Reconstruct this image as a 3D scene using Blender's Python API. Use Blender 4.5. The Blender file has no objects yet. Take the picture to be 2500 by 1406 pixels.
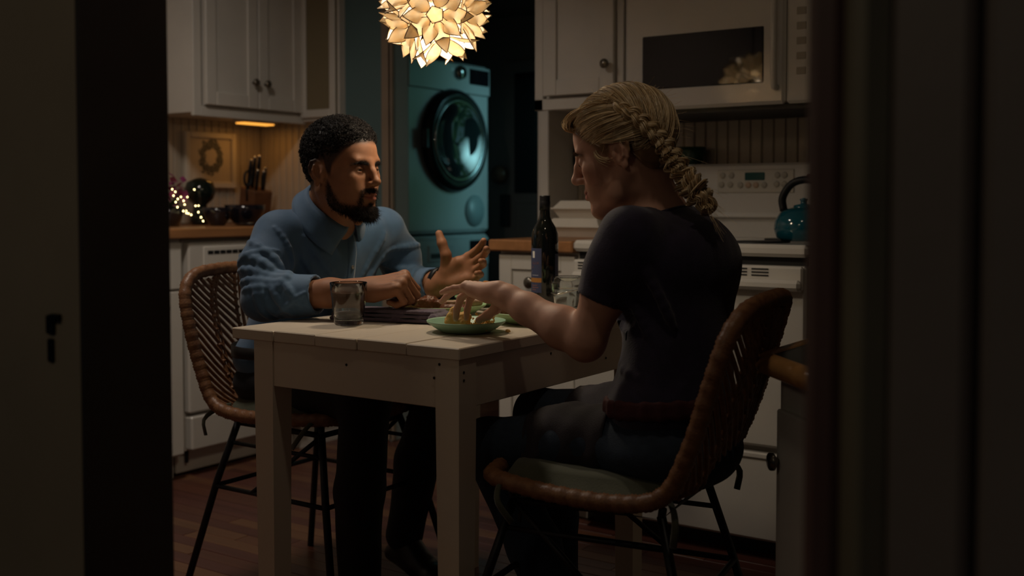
import bpy, math, random
import numpy as np
from math import sin, cos, pi, radians, sqrt
from mathutils import Vector, Matrix

S = bpy.context.scene
COL = S.collection

# ------------------------------------------------------------------ camera
FPX, W_PX = 2673.0, 2500.0
cam_d = bpy.data.cameras.new('camera')
cam_d.sensor_width = 36.0
cam_d.lens = 36.0 * FPX / W_PX
cam_d.shift_y = -96.6 / W_PX
cam_d.clip_start, cam_d.clip_end = 0.02, 50
cam_d.dof.use_dof = True
cam_d.dof.focus_distance = 2.42
cam_d.dof.aperture_fstop = 2.9
cam = bpy.data.objects.new('camera', cam_d)
cam.location = (0, 0, 1.035)
cam.rotation_euler = (radians(90 - 2.425), 0, radians(34.02))
COL.objects.link(cam)
S.camera = cam

# ------------------------------------------------------------------ world, exposure
wd = bpy.data.worlds.new('night'); S.world = wd; wd.use_nodes = True
bgn = wd.node_tree.nodes['Background']
bgn.inputs[0].default_value = (0.62, 0.80, 1.0, 1)
bgn.inputs[1].default_value = 0.010
S.view_settings.view_transform = 'Standard'
S.view_settings.look = 'None'
S.view_settings.exposure = 0.0
S.view_settings.gamma = 1.0
S.view_settings.use_curve_mapping = False
S.cycles.use_denoising = True
S.cycles.max_bounces = 8
S.cycles.sample_clamp_indirect = 4.0

# ------------------------------------------------------------------ large lights
def area_light(name, loc, target, size, power, color, shape='DISK', size_y=None, spread=180):
    l = bpy.data.lights.new(name, 'AREA'); l.energy = power; l.color = color
    l.shape = shape; l.size = size
    if size_y: l.size_y = size_y
    l.spread = radians(spread)
    o = bpy.data.objects.new(name, l); COL.objects.link(o); o.location = loc
    o.rotation_euler = (Vector(target) - Vector(loc)).to_track_quat('-Z', 'Y').to_euler()
    return o
# daylight that comes in through the window in the laundry room's back wall
area_light('laundry_window_light', (-2.62, 4.93, 1.45), (-3.40, 4.66, 1.15), 0.45, .8, (0.40, 0.93, 0.98), 'RECTANGLE', 1.0, spread=46)
# weak unseen fill added on the camera's side to brighten the doorway casings
area_light('hall_fill_light', (-1.0, -0.9, 2.1), (-1.0, .9, 1.0), 0.4, 1.35, (1.0, 0.82, 0.56))
# ------------------------------------------------------------------ materials
MATS = {}
def mat(name, col, rough=0.5, metal=0.0, vary=0.0, vscale=8.0, bump=0.0, bscale=60.0, spec=0.5, stretch=None,
        trans=0.0, ior=1.45, coat=0.0, sss=0.0, emit=None, estr=0.0, attr=False, col2=None, sheen=0.0, aniso=0.0):
    if name in MATS: return MATS[name]
    m = bpy.data.materials.new(name); m.use_nodes = True; MATS[name] = m
    nt = m.node_tree; b = nt.nodes['Principled BSDF']; L = nt.links.new
    b.inputs['Base Color'].default_value = (*col, 1)
    b.inputs['Roughness'].default_value = rough
    b.inputs['Metallic'].default_value = metal
    b.inputs['Specular IOR Level'].default_value = spec
    b.inputs['IOR'].default_value = ior
    b.inputs['Transmission Weight'].default_value = trans
    b.inputs['Coat Weight'].default_value = coat
    b.inputs['Sheen Weight'].default_value = sheen
    if sss > 0:
        b.inputs['Subsurface Weight'].default_value = sss
        b.inputs['Subsurface Radius'].default_value = (0.010, 0.004, 0.002)
        b.inputs['Subsurface Scale'].default_value = 1.0
    if emit:
        b.inputs['Emission Color'].default_value = (*emit, 1)
        b.inputs['Emission Strength'].default_value = estr
    tc = nt.nodes.new('ShaderNodeTexCoord')
    src = tc.outputs['Object']
    if stretch:
        mp = nt.nodes.new('ShaderNodeMapping'); mp.inputs['Scale'].default_value = stretch
        L(src, mp.inputs['Vector']); src = mp.outputs['Vector']
    if attr or vary > 0 or col2:
        base = None
        if attr:
            a = nt.nodes.new('ShaderNodeAttribute'); a.attribute_name = 'pigment'; base = a.outputs['Color']
        if vary > 0 or col2:
            n = nt.nodes.new('ShaderNodeTexNoise'); n.inputs['Scale'].default_value = vscale
            n.inputs['Detail'].default_value = 5.0; L(src, n.inputs['Vector'])
            if col2:
                r = nt.nodes.new('ShaderNodeMapRange'); r.inputs[1].default_value = 0.35; r.inputs[2].default_value = 0.65
                L(n.outputs['Fac'], r.inputs[0])
                mx = nt.nodes.new('ShaderNodeMix'); mx.data_type = 'RGBA'
                mx.inputs[6].default_value = (*col, 1); mx.inputs[7].default_value = (*col2, 1)
                L(r.outputs[0], mx.inputs[0]); base = mx.outputs[2]
            if vary > 0:
                r = nt.nodes.new('ShaderNodeMapRange'); r.inputs[1].default_value = 0.3; r.inputs[2].default_value = 0.7
                r.inputs[3].default_value = 1 - vary; r.inputs[4].default_value = 1 + vary
                L(n.outputs['Fac'], r.inputs[0])
                h = nt.nodes.new('ShaderNodeHueSaturation'); L(r.outputs[0], h.inputs['Value'])
                if base is None: h.inputs['Color'].default_value = (*col, 1)
                else: L(base, h.inputs['Color'])
                base = h.outputs['Color']
        L(base, b.inputs['Base Color'])
    if bump > 0:
        n2 = nt.nodes.new('ShaderNodeTexNoise'); n2.inputs['Scale'].default_value = bscale; n2.inputs['Detail'].default_value = 4
        L(src, n2.inputs['Vector'])
        bp = nt.nodes.new('ShaderNodeBump'); bp.inputs['Strength'].default_value = bump; bp.inputs['Distance'].default_value = 0.004
        L(n2.outputs['Fac'], bp.inputs['Height']); L(bp.outputs['Normal'], b.inputs['Normal'])
    return m

# ------------------------------------------------------------------ mesh builder
def V3(*a): return np.array(a, float)
def norm(v): v = np.asarray(v, float); return v / max(1e-12, np.linalg.norm(v))
class MB:
    def __init__(s): s.v = []; s.f = []; s.mi = []; s.sm = []; s.cur = 0; s.smooth = False
    def add(s, vs, fs):
        n = len(s.v); s.v += [tuple(map(float, p)) for p in vs]
        for f in fs: s.f.append([i + n for i in f]); s.mi.append(s.cur); s.sm.append(s.smooth)
        return s
    def box(s, x0, x1, y0, y1, z0, z1, b=0.0):
        if b <= 0:
            return s.add([(x0,y0,z0),(x1,y0,z0),(x1,y1,z0),(x0,y1,z0),(x0,y0,z1),(x1,y0,z1),(x1,y1,z1),(x0,y1,z1)],
                [(3,2,1,0),(4,5,6,7),(0,1,5,4),(1,2,6,5),(2,3,7,6),(3,0,4,7)])
        b = min(b, (x1-x0)/2.001, (y1-y0)/2.001, (z1-z0)/2.001)
        X=(x0,x1);Y=(y0,y1);Z=(z0,z1); vs=[]; idx={}
        for i in (0,1):
            for j in (0,1):
                for k in (0,1):
                    sx=b if i==0 else -b; sy=b if j==0 else -b; sz=b if k==0 else -b
                    idx[i,j,k,0]=len(vs); vs.append((X[i],Y[j]+sy,Z[k]+sz))
                    idx[i,j,k,1]=len(vs); vs.append((X[i]+sx,Y[j],Z[k]+sz))
                    idx[i,j,k,2]=len(vs); vs.append((X[i]+sx,Y[j]+sy,Z[k]))
        fs=[]
        for i in (0,1):
            q=[idx[i,0,0,0],idx[i,1,0,0],idx[i,1,1,0],idx[i,0,1,0]]; fs.append(q if i else q[::-1])
            q=[idx[0,i,0,1],idx[1,i,0,1],idx[1,i,1,1],idx[0,i,1,1]]; fs.append(q[::-1] if i else q)
            q=[idx[0,0,i,2],idx[1,0,i,2],idx[1,1,i,2],idx[0,1,i,2]]; fs.append(q if i else q[::-1])
        for i in (0,1):
            for j in (0,1):
                q=[idx[i,j,0,0],idx[i,j,1,0],idx[i,j,1,1],idx[i,j,0,1]]; fs.append(q if (i!=j) else q[::-1])
                q=[idx[i,0,j,0],idx[i,1,j,0],idx[i,1,j,2],idx[i,0,j,2]]; fs.append(q[::-1] if (i!=j) else q)
                q=[idx[0,i,j,1],idx[1,i,j,1],idx[1,i,j,2],idx[0,i,j,2]]; fs.append(q if (i!=j) else q[::-1])
                for k in (0,1):
                    t=[idx[i,j,k,0],idx[i,j,k,1],idx[i,j,k,2]]; fs.append(t if (i+j+k)%2 else t[::-1])
        return s.add(vs, fs)
    def obox(s, c, ax, ay, az, hx, hy, hz, b=0.0):
        """oriented box: centre, unit axes, half sizes"""
        t = MB(); t.box(-hx,hx,-hy,hy,-hz,hz,b)
        M = np.array([ax,ay,az]).T
        return s.add([tuple(M@np.array(p)+np.array(c)) for p in t.v], t.f)
    def tube(s, pts, r, n=8, caps=True, flat=None, closed=False):
        """tube along points; r scalar or list; flat=(normal, ratio) squashes the section along normal"""
        pts=[np.array(p,float) for p in pts]; m=len(pts)
        if np.isscalar(r): r=[r]*m
        vs=[]; prev=None
        for i,p in enumerate(pts):
            if closed: t=pts[(i+1)%m]-pts[i-1]
            else: t=pts[min(i+1,m-1)]-pts[max(i-1,0)]
            t=norm(t)
            if flat is not None: u=np.cross(t,flat[0])
            elif prev is None: u=np.cross(t,(0,0,1) if abs(t[2])<.9 else (1,0,0))
            else: u=prev-t*(prev@t)
            u=norm(u); prev=u; w=np.cross(t,u)
            k = flat[1] if flat is not None else 1.0
            for j in range(n):
                a=2*pi*j/n; vs.append(p+u*cos(a)*r[i]+w*sin(a)*r[i]*k)
        fs=[]
        for i in range(m if closed else m-1):
            i2=(i+1)%m
            for j in range(n): fs.append((i*n+j,i*n+(j+1)%n,i2*n+(j+1)%n,i2*n+j))
        if caps and not closed: fs.append(tuple(range(n))[::-1]); fs.append(tuple((m-1)*n+j for j in range(n)))
        sm=s.smooth; s.smooth=True; s.add(vs,fs); s.smooth=sm; return s
    def lathe(s, prof, n=32, c=(0,0,0), axis=None, cap0=True, cap1=True):
        """revolve (r,z) profile about z through c (or about axis)"""
        c=np.array(c,float)
        if axis is None: u,w,a=V3(1,0,0),V3(0,1,0),V3(0,0,1)
        else:
            a=norm(axis); u=norm(np.cross(a,(0,0,1) if abs(a[2])<.9 else (1,0,0))); w=np.cross(a,u)
        vs=[]; m=len(prof)
        for r,z in prof:
            for j in range(n): t=2*pi*j/n; vs.append(c+a*z+u*r*cos(t)+w*r*sin(t))
        fs=[]
        for i in range(m-1):
            for j in range(n): fs.append((i*n+j,i*n+(j+1)%n,(i+1)*n+(j+1)%n,(i+1)*n+j))
        if cap0: fs.append(tuple(range(n))[::-1])
        if cap1: fs.append(tuple((m-1)*n+j for j in range(n)))
        sm=s.smooth; s.smooth=True; s.add(vs,fs); s.smooth=sm; return s
    def prism(s, poly, z0, z1, ax=None):
        """extrude xy polygon; ax=(o,u,v,w) maps to other planes"""
        n=len(poly); vs=[(x,y,z0) for x,y in poly]+[(x,y,z1) for x,y in poly]
        if ax is not None:
            o,u,v,w=[np.array(q,float) for q in ax]; vs=[o+u*a+v*b+w*c for a,b,c in vs]
        fs=[tuple(range(n))[::-1],tuple(range(n,2*n))]+[(i,(i+1)%n,n+(i+1)%n,n+i) for i in range(n)]
        return s.add(vs,fs)
    def grid(s, P, closed_u=False, closed_v=False):
        """P: array (nu,nv,3)"""
        nu,nv=P.shape[:2]; vs=P.reshape(-1,3); fs=[]
        for i in range(nu if closed_u else nu-1):
            for j in range(nv if closed_v else nv-1):
                a=(i+1)%nu; b=(j+1)%nv; fs.append((i*nv+j,a*nv+j,a*nv+b,i*nv+b))
        sm=s.smooth; s.smooth=True; s.add(vs,fs); s.smooth=sm; return s
    def build(s, name, m, parent=None, loc=None, fix=False):
        root=parent
        while root is not None and root.parent is not None: root=root.parent
        off=np.array(root.location) if root is not None else (np.array(loc,float) if loc is not None else np.zeros(3))
        me=bpy.data.meshes.new(name)
        me.from_pydata([tuple(np.array(p)-off) for p in s.v],[],s.f)
        ms=m if isinstance(m,(list,tuple)) else [m]
        for q in ms: me.materials.append(q)
        me.polygons.foreach_set('material_index',s.mi); me.polygons.foreach_set('use_smooth',s.sm)
        me.update()
        if fix:
            import bmesh
            bm=bmesh.new(); bm.from_mesh(me); bmesh.ops.recalc_face_normals(bm,faces=bm.faces); bm.to_mesh(me); bm.free()
        o=bpy.data.objects.new(name,me); COL.objects.link(o)
        if root is None and loc is not None: o.location=loc
        if parent is not None: o.parent=parent
        return o
def tag(o,label,cat,group=None,kind=None):
    o['label']=label; o['category']=cat
    if group: o['group']=group
    if kind: o['kind']=kind
    return o
def thing(name,label,cat,loc=(0,0,0),group=None):
    o=bpy.data.objects.new(name,None); COL.objects.link(o); o.location=loc; o.empty_display_size=.05
    return tag(o,label,cat,group)
def struct(o): o['kind']='structure'; return o
def copy_part(o,parent,loc=None,name=None):
    c=o.copy(); COL.objects.link(c); c.parent=parent
    if loc is not None: c.location=loc
    return c
def B(*a,b=0.0): return MB().box(*a,b=b)
def smoothline(P,n):
    """Catmull-Rom resample of control points"""
    P=np.array(P,float); Q=np.vstack([2*P[0]-P[1],P,2*P[-1]-P[-2]]); m=len(P)-1; out=[]
    for t in np.linspace(0,m,n):
        i=min(int(t),m-1); f=t-i; a,b,c,d=Q[i],Q[i+1],Q[i+2],Q[i+3]
        out.append(.5*((2*b)+(c-a)*f+(2*a-5*b+4*c-d)*f*f+(3*b-a-3*c+d)*f**3))
    return np.array(out)
# ------------------------------------------------------------------ implicit surfaces (bodies, clothes, food)
BIG=0.08
class SDF:
    def __init__(s): s.p=[]; s.disp=None
    def cap(s,a,b,ra,rb=None,k=.012,op='u',flat=None):
        a=np.array(a,float); b=np.array(b,float); rb=ra if rb is None else rb
        s.p.append(('c',a,b,ra,rb,flat,k,op,np.minimum(a,b)-max(ra,rb),np.maximum(a,b)+max(ra,rb))); return s
    def chain(s,pts,rs,k=.012,op='u',flat=None):
        for i in range(len(pts)-1): s.cap(pts[i],pts[i+1],rs[i],rs[i+1],k,op,flat)
        return s
    def ell(s,c,r,R=None,k=.012,op='u'):
        c=np.array(c,float); r=np.array(r,float); R=np.eye(3) if R is None else np.array(R); m=r.max()
        s.p.append(('e',c,r,R,k,op,c-m,c+m)); return s
    def sph(s,c,r,k=.012,op='u'): return s.ell(c,(r,r,r),None,k,op)
    def box(s,c,h,R,rd,k=.01,op='u'):
        c=np.array(c,float); h=np.array(h,float); m=np.linalg.norm(h)+rd
        s.p.append(('b',c,h,np.array(R),rd,k,op,c-m,c+m)); return s
    def half(s,c,n,k=.004):
        """cut away everything on the n side of the plane"""
        s.p.append(('h',np.array(c,float),norm(n),k)); return s
    def bounds(s):
        lo=np.min([q[-2] for q in s.p if q[0]!='h' and q[-3]!='s'],axis=0); hi=np.max([q[-1] for q in s.p if q[0]!='h' and q[-3]!='s'],axis=0)
        return lo,hi
    def ev(s,X,fine=False):
        d=np.full(len(X),BIG); bl,bh=X.min(0),X.max(0)
        for q in s.p:
            if q[0]=='h':
                pd=(X-q[1])@q[2]; k=q[3]; h=np.maximum(k-np.abs(d-pd),0)/k; d=np.maximum(d,pd)+h*h*k*.25; continue
            mg=(q[-4]+.012) if fine else BIG
            lo,hi=q[-2]-mg,q[-1]+mg
            if (lo>bh).any() or (hi<bl).any(): continue
            ix=np.nonzero(((X>lo)&(X<hi)).all(1))[0]
            if len(ix)==0: continue
            x=X[ix]
            if q[0]=='c':
                _,a,b,ra,rb,flat,k,op=q[:8]; ab=b-a; L=max(ab@ab,1e-12); t=np.clip(((x-a)@ab)/L,0,1); w=x-a-t[:,None]*ab
                if flat is not None:
                    n=np.array(flat[0],float); w=w+(w@n)[:,None]*n*(1/flat[1]-1)
                    sc=min(1,flat[1])
                else: sc=1
                v=(np.sqrt((w*w).sum(1))-(ra+t*(rb-ra)))*(sc**.5)
            elif q[0]=='e':
                _,c,r,R,k,op=q[:6]; y=(x-c)@R; l=np.sqrt(((y/r)**2).sum(1)); g=np.sqrt(((y/r**2)**2).sum(1)); v=np.where(g>1e-9,l*(l-1)/np.maximum(g,1e-9),-r.min())
            else:
                _,c,h,R,rd,k,op=q[:7]; y=np.abs((x-c)@R)-h; v=np.sqrt((np.maximum(y,0)**2).sum(1))+np.minimum(y.max(1),0)-rd
            D=d[ix]
            if op=='u':
                hh=np.maximum(k-np.abs(D-v),0)/k; d[ix]=np.minimum(D,v)-hh*hh*k*.25
            elif op=='s':
                hh=np.maximum(k-np.abs(D+v),0)/k; d[ix]=np.maximum(D,-v)+hh*hh*k*.25
            elif op=='i':
                d[ix]=np.maximum(D,v)
        if s.disp is not None: d=d+s.disp(X,d)
        return d
    def mesh(s,h,lo=None,hi=None):
        NB=8; l,u=s.bounds(); lo=l-.02 if lo is None else np.array(lo); hi=u+.02 if hi is None else np.array(hi)
        cs=h*NB; n=np.ceil((hi-lo)/cs).astype(int)+1
        I=np.stack(np.meshgrid(*[np.arange(a) for a in n],indexing='ij'),-1).reshape(-1,3)
        dc=s.ev(lo+(I+.5)*cs); I=I[np.abs(dc)<cs*.9+.006]
        g=np.stack(np.meshgrid(*[np.arange(NB+1)]*3,indexing='ij'),-1).reshape(-1,3)
        allv=[];keys=[];edges=[]
        o=np.array([[0,0,0],[1,0,0],[0,1,0],[1,1,0],[0,0,1],[1,0,1],[0,1,1],[1,1,1]])
        E=[(0,1),(2,3),(4,5),(6,7),(0,2),(1,3),(4,6),(5,7),(0,4),(1,5),(2,6),(3,7)]
        I=I[np.lexsort((I[:,2],I[:,1],I[:,0],I[:,2]//4,I[:,1]//4,I[:,0]//4))]
        for st in range(0,len(I),40):
            J=I[st:st+40]; base=J*NB
            d=s.ev((lo+(base[:,None,:]+g[None])*h).reshape(-1,3),True).reshape(len(J),NB+1,NB+1,NB+1)
            d=np.where(d==0,1e-9,d)
            C=np.stack([d[:,a:a+NB,b:b+NB,c:c+NB] for a,b,c in o],-1)
            neg=C<0; act=neg.any(-1)&~neg.all(-1)
            bi,x,y,z=np.nonzero(act); cv=C[bi,x,y,z]; cell=base[bi]+np.stack([x,y,z],1)
            acc=np.zeros((len(bi),3)); cnt=np.zeros(len(bi))
            for a,b in E:
                da,db=cv[:,a],cv[:,b]; m=(da<0)!=(db<0); t=np.where(m,da/np.where(m,da-db,1),0)
                acc+=np.where(m[:,None],o[a]+t[:,None]*(o[b]-o[a]),0); cnt+=m
            allv.append(lo+(cell+acc/cnt[:,None])*h); keys.append(cell); edges.append(cv[:,[0,1,2,4]])
        Vv=np.vstack(allv); K=np.vstack(keys); C=np.vstack(edges)
        mul=np.array([1<<40,1<<20,1]); key=(K+4)@mul; order=np.argsort(key); sk=key[order]
        def look(cell):
            q=(cell+4)@mul; i=np.clip(np.searchsorted(sk,q),0,len(sk)-1); return np.where(sk[i]==q,order[i],-1)
        F=[]
        for ax,(b,c) in enumerate(((1,2),(2,0),(0,1))):
            m=(C[:,0]<0)!=(C[:,ax+1]<0); ids=np.nonzero(m)[0]; cell=K[ids]
            eb=np.zeros(3,int); eb[b]=1; ec=np.zeros(3,int); ec[c]=1
            q=np.stack([ids,look(cell-eb),look(cell-eb-ec),look(cell-ec)],1); ok=(q>=0).all(1); q=q[ok]
            flip=C[ids[ok],0]>0; q[flip]=q[flip][:,::-1]; F.append(q)
        return Vv,np.vstack(F)
def np_mesh(name,Vv,F,m,parent=None,pig=None,smooth=True,loc=None,mi=None):
    root=parent
    while root is not None and root.parent is not None: root=root.parent
    off=np.array(root.location) if root is not None else (np.array(loc,float) if loc is not None else np.zeros(3))
    me=bpy.data.meshes.new(name); nv,nf=len(Vv),len(F); k=F.shape[1]
    me.vertices.add(nv); me.vertices.foreach_set('co',(Vv-off).astype(np.float32).ravel())
    me.loops.add(nf*k); me.loops.foreach_set('vertex_index',F.astype(np.int32).ravel())
    me.polygons.add(nf); me.polygons.foreach_set('loop_start',(np.arange(nf)*k).astype(np.int32))
    try: me.polygons.foreach_set('loop_total',np.full(nf,k,np.int32))
    except Exception: pass
    me.polygons.foreach_set('use_smooth',np.full(nf,smooth))
    for q in (m if isinstance(m,(list,tuple)) else [m]): me.materials.append(q)
    if mi is not None: me.polygons.foreach_set('material_index',mi.astype(np.int32))
    me.update(calc_edges=True); me.validate()
    if pig is not None:
        a=me.color_attributes.new('pigment','FLOAT_COLOR','POINT'); c=np.ones((nv,4),np.float32); c[:,:3]=pig; a.data.foreach_set('color',c.ravel())
    o=bpy.data.objects.new(name,me); COL.objects.link(o)
    if root is None and loc is not None: o.location=loc
    if parent is not None: o.parent=parent
    return o
def noise3(X,seed=0,n=6,freq=1.0):
    """cheap smooth pseudo-noise: sum of random plane waves, about -1..1"""
    r=np.random.RandomState(seed); out=np.zeros(len(X))
    for i in range(n):
        k=r.normal(size=3); k=k/np.linalg.norm(k)*freq*(.6+r.rand()*.9); out+=np.sin(X@k+r.rand()*6.28)
    return out/n*1.6
def strands(name,paths,radii,m,parent,pig=None,sides=3):
    """many thin tapering tubes in one mesh; paths (N,M,3), radii (N,) or (N,M)"""
    N,M=paths.shape[:2]
    T=np.gradient(paths,axis=1); T/=np.maximum(np.linalg.norm(T,axis=2,keepdims=True),1e-9)
    ref=np.where(np.abs(T[...,2:3])<.9,np.array([0,0,1.]),np.array([1.,0,0])); U=np.cross(T,ref); U/=np.maximum(np.linalg.norm(U,axis=2,keepdims=True),1e-9); Wv=np.cross(T,U)
    rr=np.broadcast_to(radii[:,None] if radii.ndim==1 else radii,(N,M))
    P=[]
    for j in range(sides):
        a=2*pi*j/sides; P.append(paths+(U*cos(a)+Wv*sin(a))*rr[...,None])
    P=np.stack(P,2)  # N,M,sides,3
    idx=np.arange(N*M*sides).reshape(N,M,sides)
    q=np.stack([idx[:,:-1],np.roll(idx,-1,2)[:,:-1],np.roll(idx,-1,2)[:,1:],idx[:,1:]],-1).reshape(-1,4)
    pg=None
    if pig is not None: pg=np.repeat(pig[:,None],M*sides,1).reshape(-1,3)
    o=np_mesh(name,P.reshape(-1,3),q,m,parent,pig=pg); o['kind']='stuff'; return o
# ------------------------------------------------------------------ setting
random.seed(4); np.random.seed(4)
M_white = mat('white_paint',(.61,.58,.53),.42,vary=.06,vscale=3,bump=.06,bscale=90)
M_white2= mat('cabinet_paint',(.61,.58,.53),.38,vary=.06,vscale=4,bump=.05,bscale=70)
M_trim  = mat('trim_paint',(.42,.37,.31),.45,vary=.08,vscale=4,bump=.08)
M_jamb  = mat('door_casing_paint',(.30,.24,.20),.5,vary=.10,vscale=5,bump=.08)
M_bead  = mat('beadboard_paint',(.47,.41,.33),.45,vary=.06,vscale=5,bump=.06)
M_teal  = mat('teal_wall_paint',(.10,.17,.18),.6,vary=.08,vscale=2,bump=.05)
M_ceil  = mat('ceiling_paint',(.55,.52,.48),.8,vary=.03)
M_laundry=mat('laundry_paint',(.16,.20,.21),.6,vary=.08,bump=.05)
M_sub   = mat('dark_groove',(.05,.025,.018),.8)
M_groove= mat('beadboard_groove',(.27,.23,.18),.6)

# floor: narrow strip planks running along x
floor=struct(B(-4.2,1.6,-1.2,5.3,-.06,-.004).build('floor',M_sub))
fm=[mat('floor_wood_%d'%i,c,.34,vary=.22,vscale=14,bump=.05,bscale=50,stretch=(.12,3,1)) for i,c in enumerate([(.115,.042,.026),(.14,.058,.031),(.095,.034,.023),(.165,.074,.036),(.108,.038,.028)])]
pl_cache={}
y=1.02; row=0
while y<3.72:
    x=-3.9+(row*.37)%1.1-1.1
    while x<.6:
        L=[.9,1.1,1.3][(row*7+int(x*10))%3]; x0=max(x,-3.95); x1=min(x+L,.6)
        if x1-x0>.05:
            # a plank is left out where counters, range and the doorway wall hide the floor entirely
            if y<3.05 or x0<-2.2:
                o=B(x0,x1-.0015,y,y+.0555,-.006,random.uniform(-.0006,.0004),b=.0012).build('plank',random.choice(fm),floor)
        x+=L
    y+=.057; row+=1
for i in range(5):   # wide boards of the laundry floor and of the room the camera stands in
    B(-4.1+.5*i,-3.61+.5*i,3.72,5.2,-.006,0,b=.002).build('plank',fm[i],floor)
for i in range(9):
    B(-2.4+.4*i,-2.003+.4*i,-1.1,1.02,-.006,0,b=.002).build('plank',fm[i%5],floor)

ceiling=struct(B(-4.2,1.2,.85,5.2,2.45,2.55).build('ceiling',M_ceil))
# left wall with beadboard behind the counter
wall_l=struct(B(-4.0,-3.876,1.0,3.70,0,2.45).build('wall_left',M_groove))
struct(B(-3.876,-3.870,1.0,3.62,1.43,2.45).build('trim_1',M_white))
yy=2.28
while yy<3.60:
    B(-3.878,-3.870,yy,yy+.039,.94,1.43,b=.003).build('board',M_bead,wall_l); yy+=.042
# back wall: left of the laundry door, and right of it behind the counter and range
wall_b=struct(B(-4.0,-3.06,3.626,3.70,0,2.45).add(*(lambda t:(t.v,t.f))(B(-2.32,.7,3.626,3.70,0,2.45))).add(*(lambda t:(t.v,t.f))(B(-3.06,-2.32,3.626,3.70,2.08,2.45))).build('wall_back',M_groove))
def back_boards(x0,x1,z0,z1):
    x=x0
    while x<x1-.01:
        B(x,x+.039,3.620,3.628,z0,z1,b=.003).build('board',M_bead,wall_b); x+=.042
back_boards(-3.87,-3.40,.94,1.45)
back_boards(-2.20,-.92,.92,1.40)
B(-3.40,-3.10,3.612,3.628,0,2.45).build('painted_panel',M_teal,wall_b)
B(-2.32,-2.20,3.618,3.628,0,2.45).build('painted_panel',M_white,wall_b)
# laundry door casing and jambs
M_case=mat('laundry_casing',(.30,.23,.17),.5,vary=.08)
struct(B(-3.112,-3.052,3.600,3.626,0,2.14,b=.006).build('trim_2',M_case))
struct(B(-3.06,-2.30,3.600,3.626,2.08,2.16,b=.006).build('trim_3',M_case))
struct(B(-3.07,-3.056,3.60,3.72,0,2.08,b=.003).build('trim_4',mat('laundry_jamb',(.34,.40,.40),.45)))
# laundry room shell
struct(B(-4.2,-4.08,3.70,5.2,0,2.45).build('wall_laundry_left',M_laundry))
# back wall with a window opening (x -2.94..-2.30, z .85-2.0)
wr=MB()
for a in ((-4.2,-2.94,0,2.45),(-2.30,-2.10,0,2.45),(-2.94,-2.30,0,.85),(-2.94,-2.30,2.0,2.45)): wr.box(a[0],a[1],5.02,5.12,a[2],a[3])
struct(wr.build('wall_laundry_back',mat('laundry_back_shade',(.12,.13,.125),.6)))  # darkness of the far wall is put into its colour
struct(B(-2.20,-2.10,3.70,5.1,0,2.45).build('wall_laundry_right',M_laundry))
win=struct(MB().box(-2.96,-2.92,5.005,5.06,.83,2.02).box(-2.32,-2.28,5.005,5.06,.83,2.02).box(-2.96,-2.28,5.005,5.06,.83,.87).box(-2.96,-2.28,5.005,5.06,1.98,2.02).box(-2.92,-2.32,5.02,5.04,1.42,1.45).build('window_1',M_white))
def garden():
    m=bpy.data.materials.new('garden_daylight'); m.use_nodes=True; nt=m.node_tree; nt.nodes.clear(); N=nt.nodes.new; L=nt.links.new
    out=N('ShaderNodeOutputMaterial'); e=N('ShaderNodeEmission'); tc=N('ShaderNodeTexCoord'); n=N('ShaderNodeTexNoise'); n.inputs['Scale'].default_value=9; n.inputs['Detail'].default_value=4
    r=N('ShaderNodeValToRGB'); cr_=r.color_ramp; cr_.elements[0].position=.38; cr_.elements[0].color=(.01,.06,.05,1); cr_.elements[1].position=.62; cr_.elements[1].color=(.35,.85,.95,1); q=cr_.elements.new(.5); q.color=(.10,.34,.10,1)
    L(tc.outputs['Object'],n.inputs['Vector']); L(n.outputs['Fac'],r.inputs[0]); L(r.outputs[0],e.inputs[0]); e.inputs[1].default_value=.45; L(e.outputs[0],out.inputs[0]); return m
B(-2.93,-2.31,5.045,5.055,.86,1.99).build('pane',garden(),win)
# wall between this room and the kitchen, with the open doorway the camera looks through
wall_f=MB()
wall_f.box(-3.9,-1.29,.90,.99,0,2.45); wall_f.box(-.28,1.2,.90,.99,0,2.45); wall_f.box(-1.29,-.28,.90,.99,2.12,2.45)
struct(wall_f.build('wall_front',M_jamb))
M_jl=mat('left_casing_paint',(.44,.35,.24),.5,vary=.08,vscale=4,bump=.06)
M_jd=mat('shaded_jamb',(.055,.042,.036),.45,vary=.15,vscale=6)  # shade of the side turned from the light, put into the jamb colour
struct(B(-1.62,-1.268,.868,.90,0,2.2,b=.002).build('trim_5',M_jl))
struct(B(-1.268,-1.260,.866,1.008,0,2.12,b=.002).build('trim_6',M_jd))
# strike plates let into the left casing
lt=struct(MB().box(-1.338,-1.322,.862,.87,.858,.884,b=.002).box(-1.328,-1.308,.860,.87,.876,.886,b=.002).build('trim_7',mat('black_iron',(.012,.011,.011),.4,metal=.6)))
struct(MB().box(-1.337,-1.325,.863,.87,.820,.852,b=.002).build('trim_8',MATS['black_iron']))
# right casing: stepped moulding
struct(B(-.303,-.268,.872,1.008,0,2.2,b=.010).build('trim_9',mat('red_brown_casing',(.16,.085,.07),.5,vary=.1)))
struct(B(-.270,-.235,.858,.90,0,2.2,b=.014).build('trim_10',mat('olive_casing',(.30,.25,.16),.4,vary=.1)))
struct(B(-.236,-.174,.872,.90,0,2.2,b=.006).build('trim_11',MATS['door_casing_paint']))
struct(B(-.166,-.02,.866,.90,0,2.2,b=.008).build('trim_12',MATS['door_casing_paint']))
struct(B(1.1,1.2,.99,3.7,0,2.45).build('wall_right',M_white))

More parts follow.
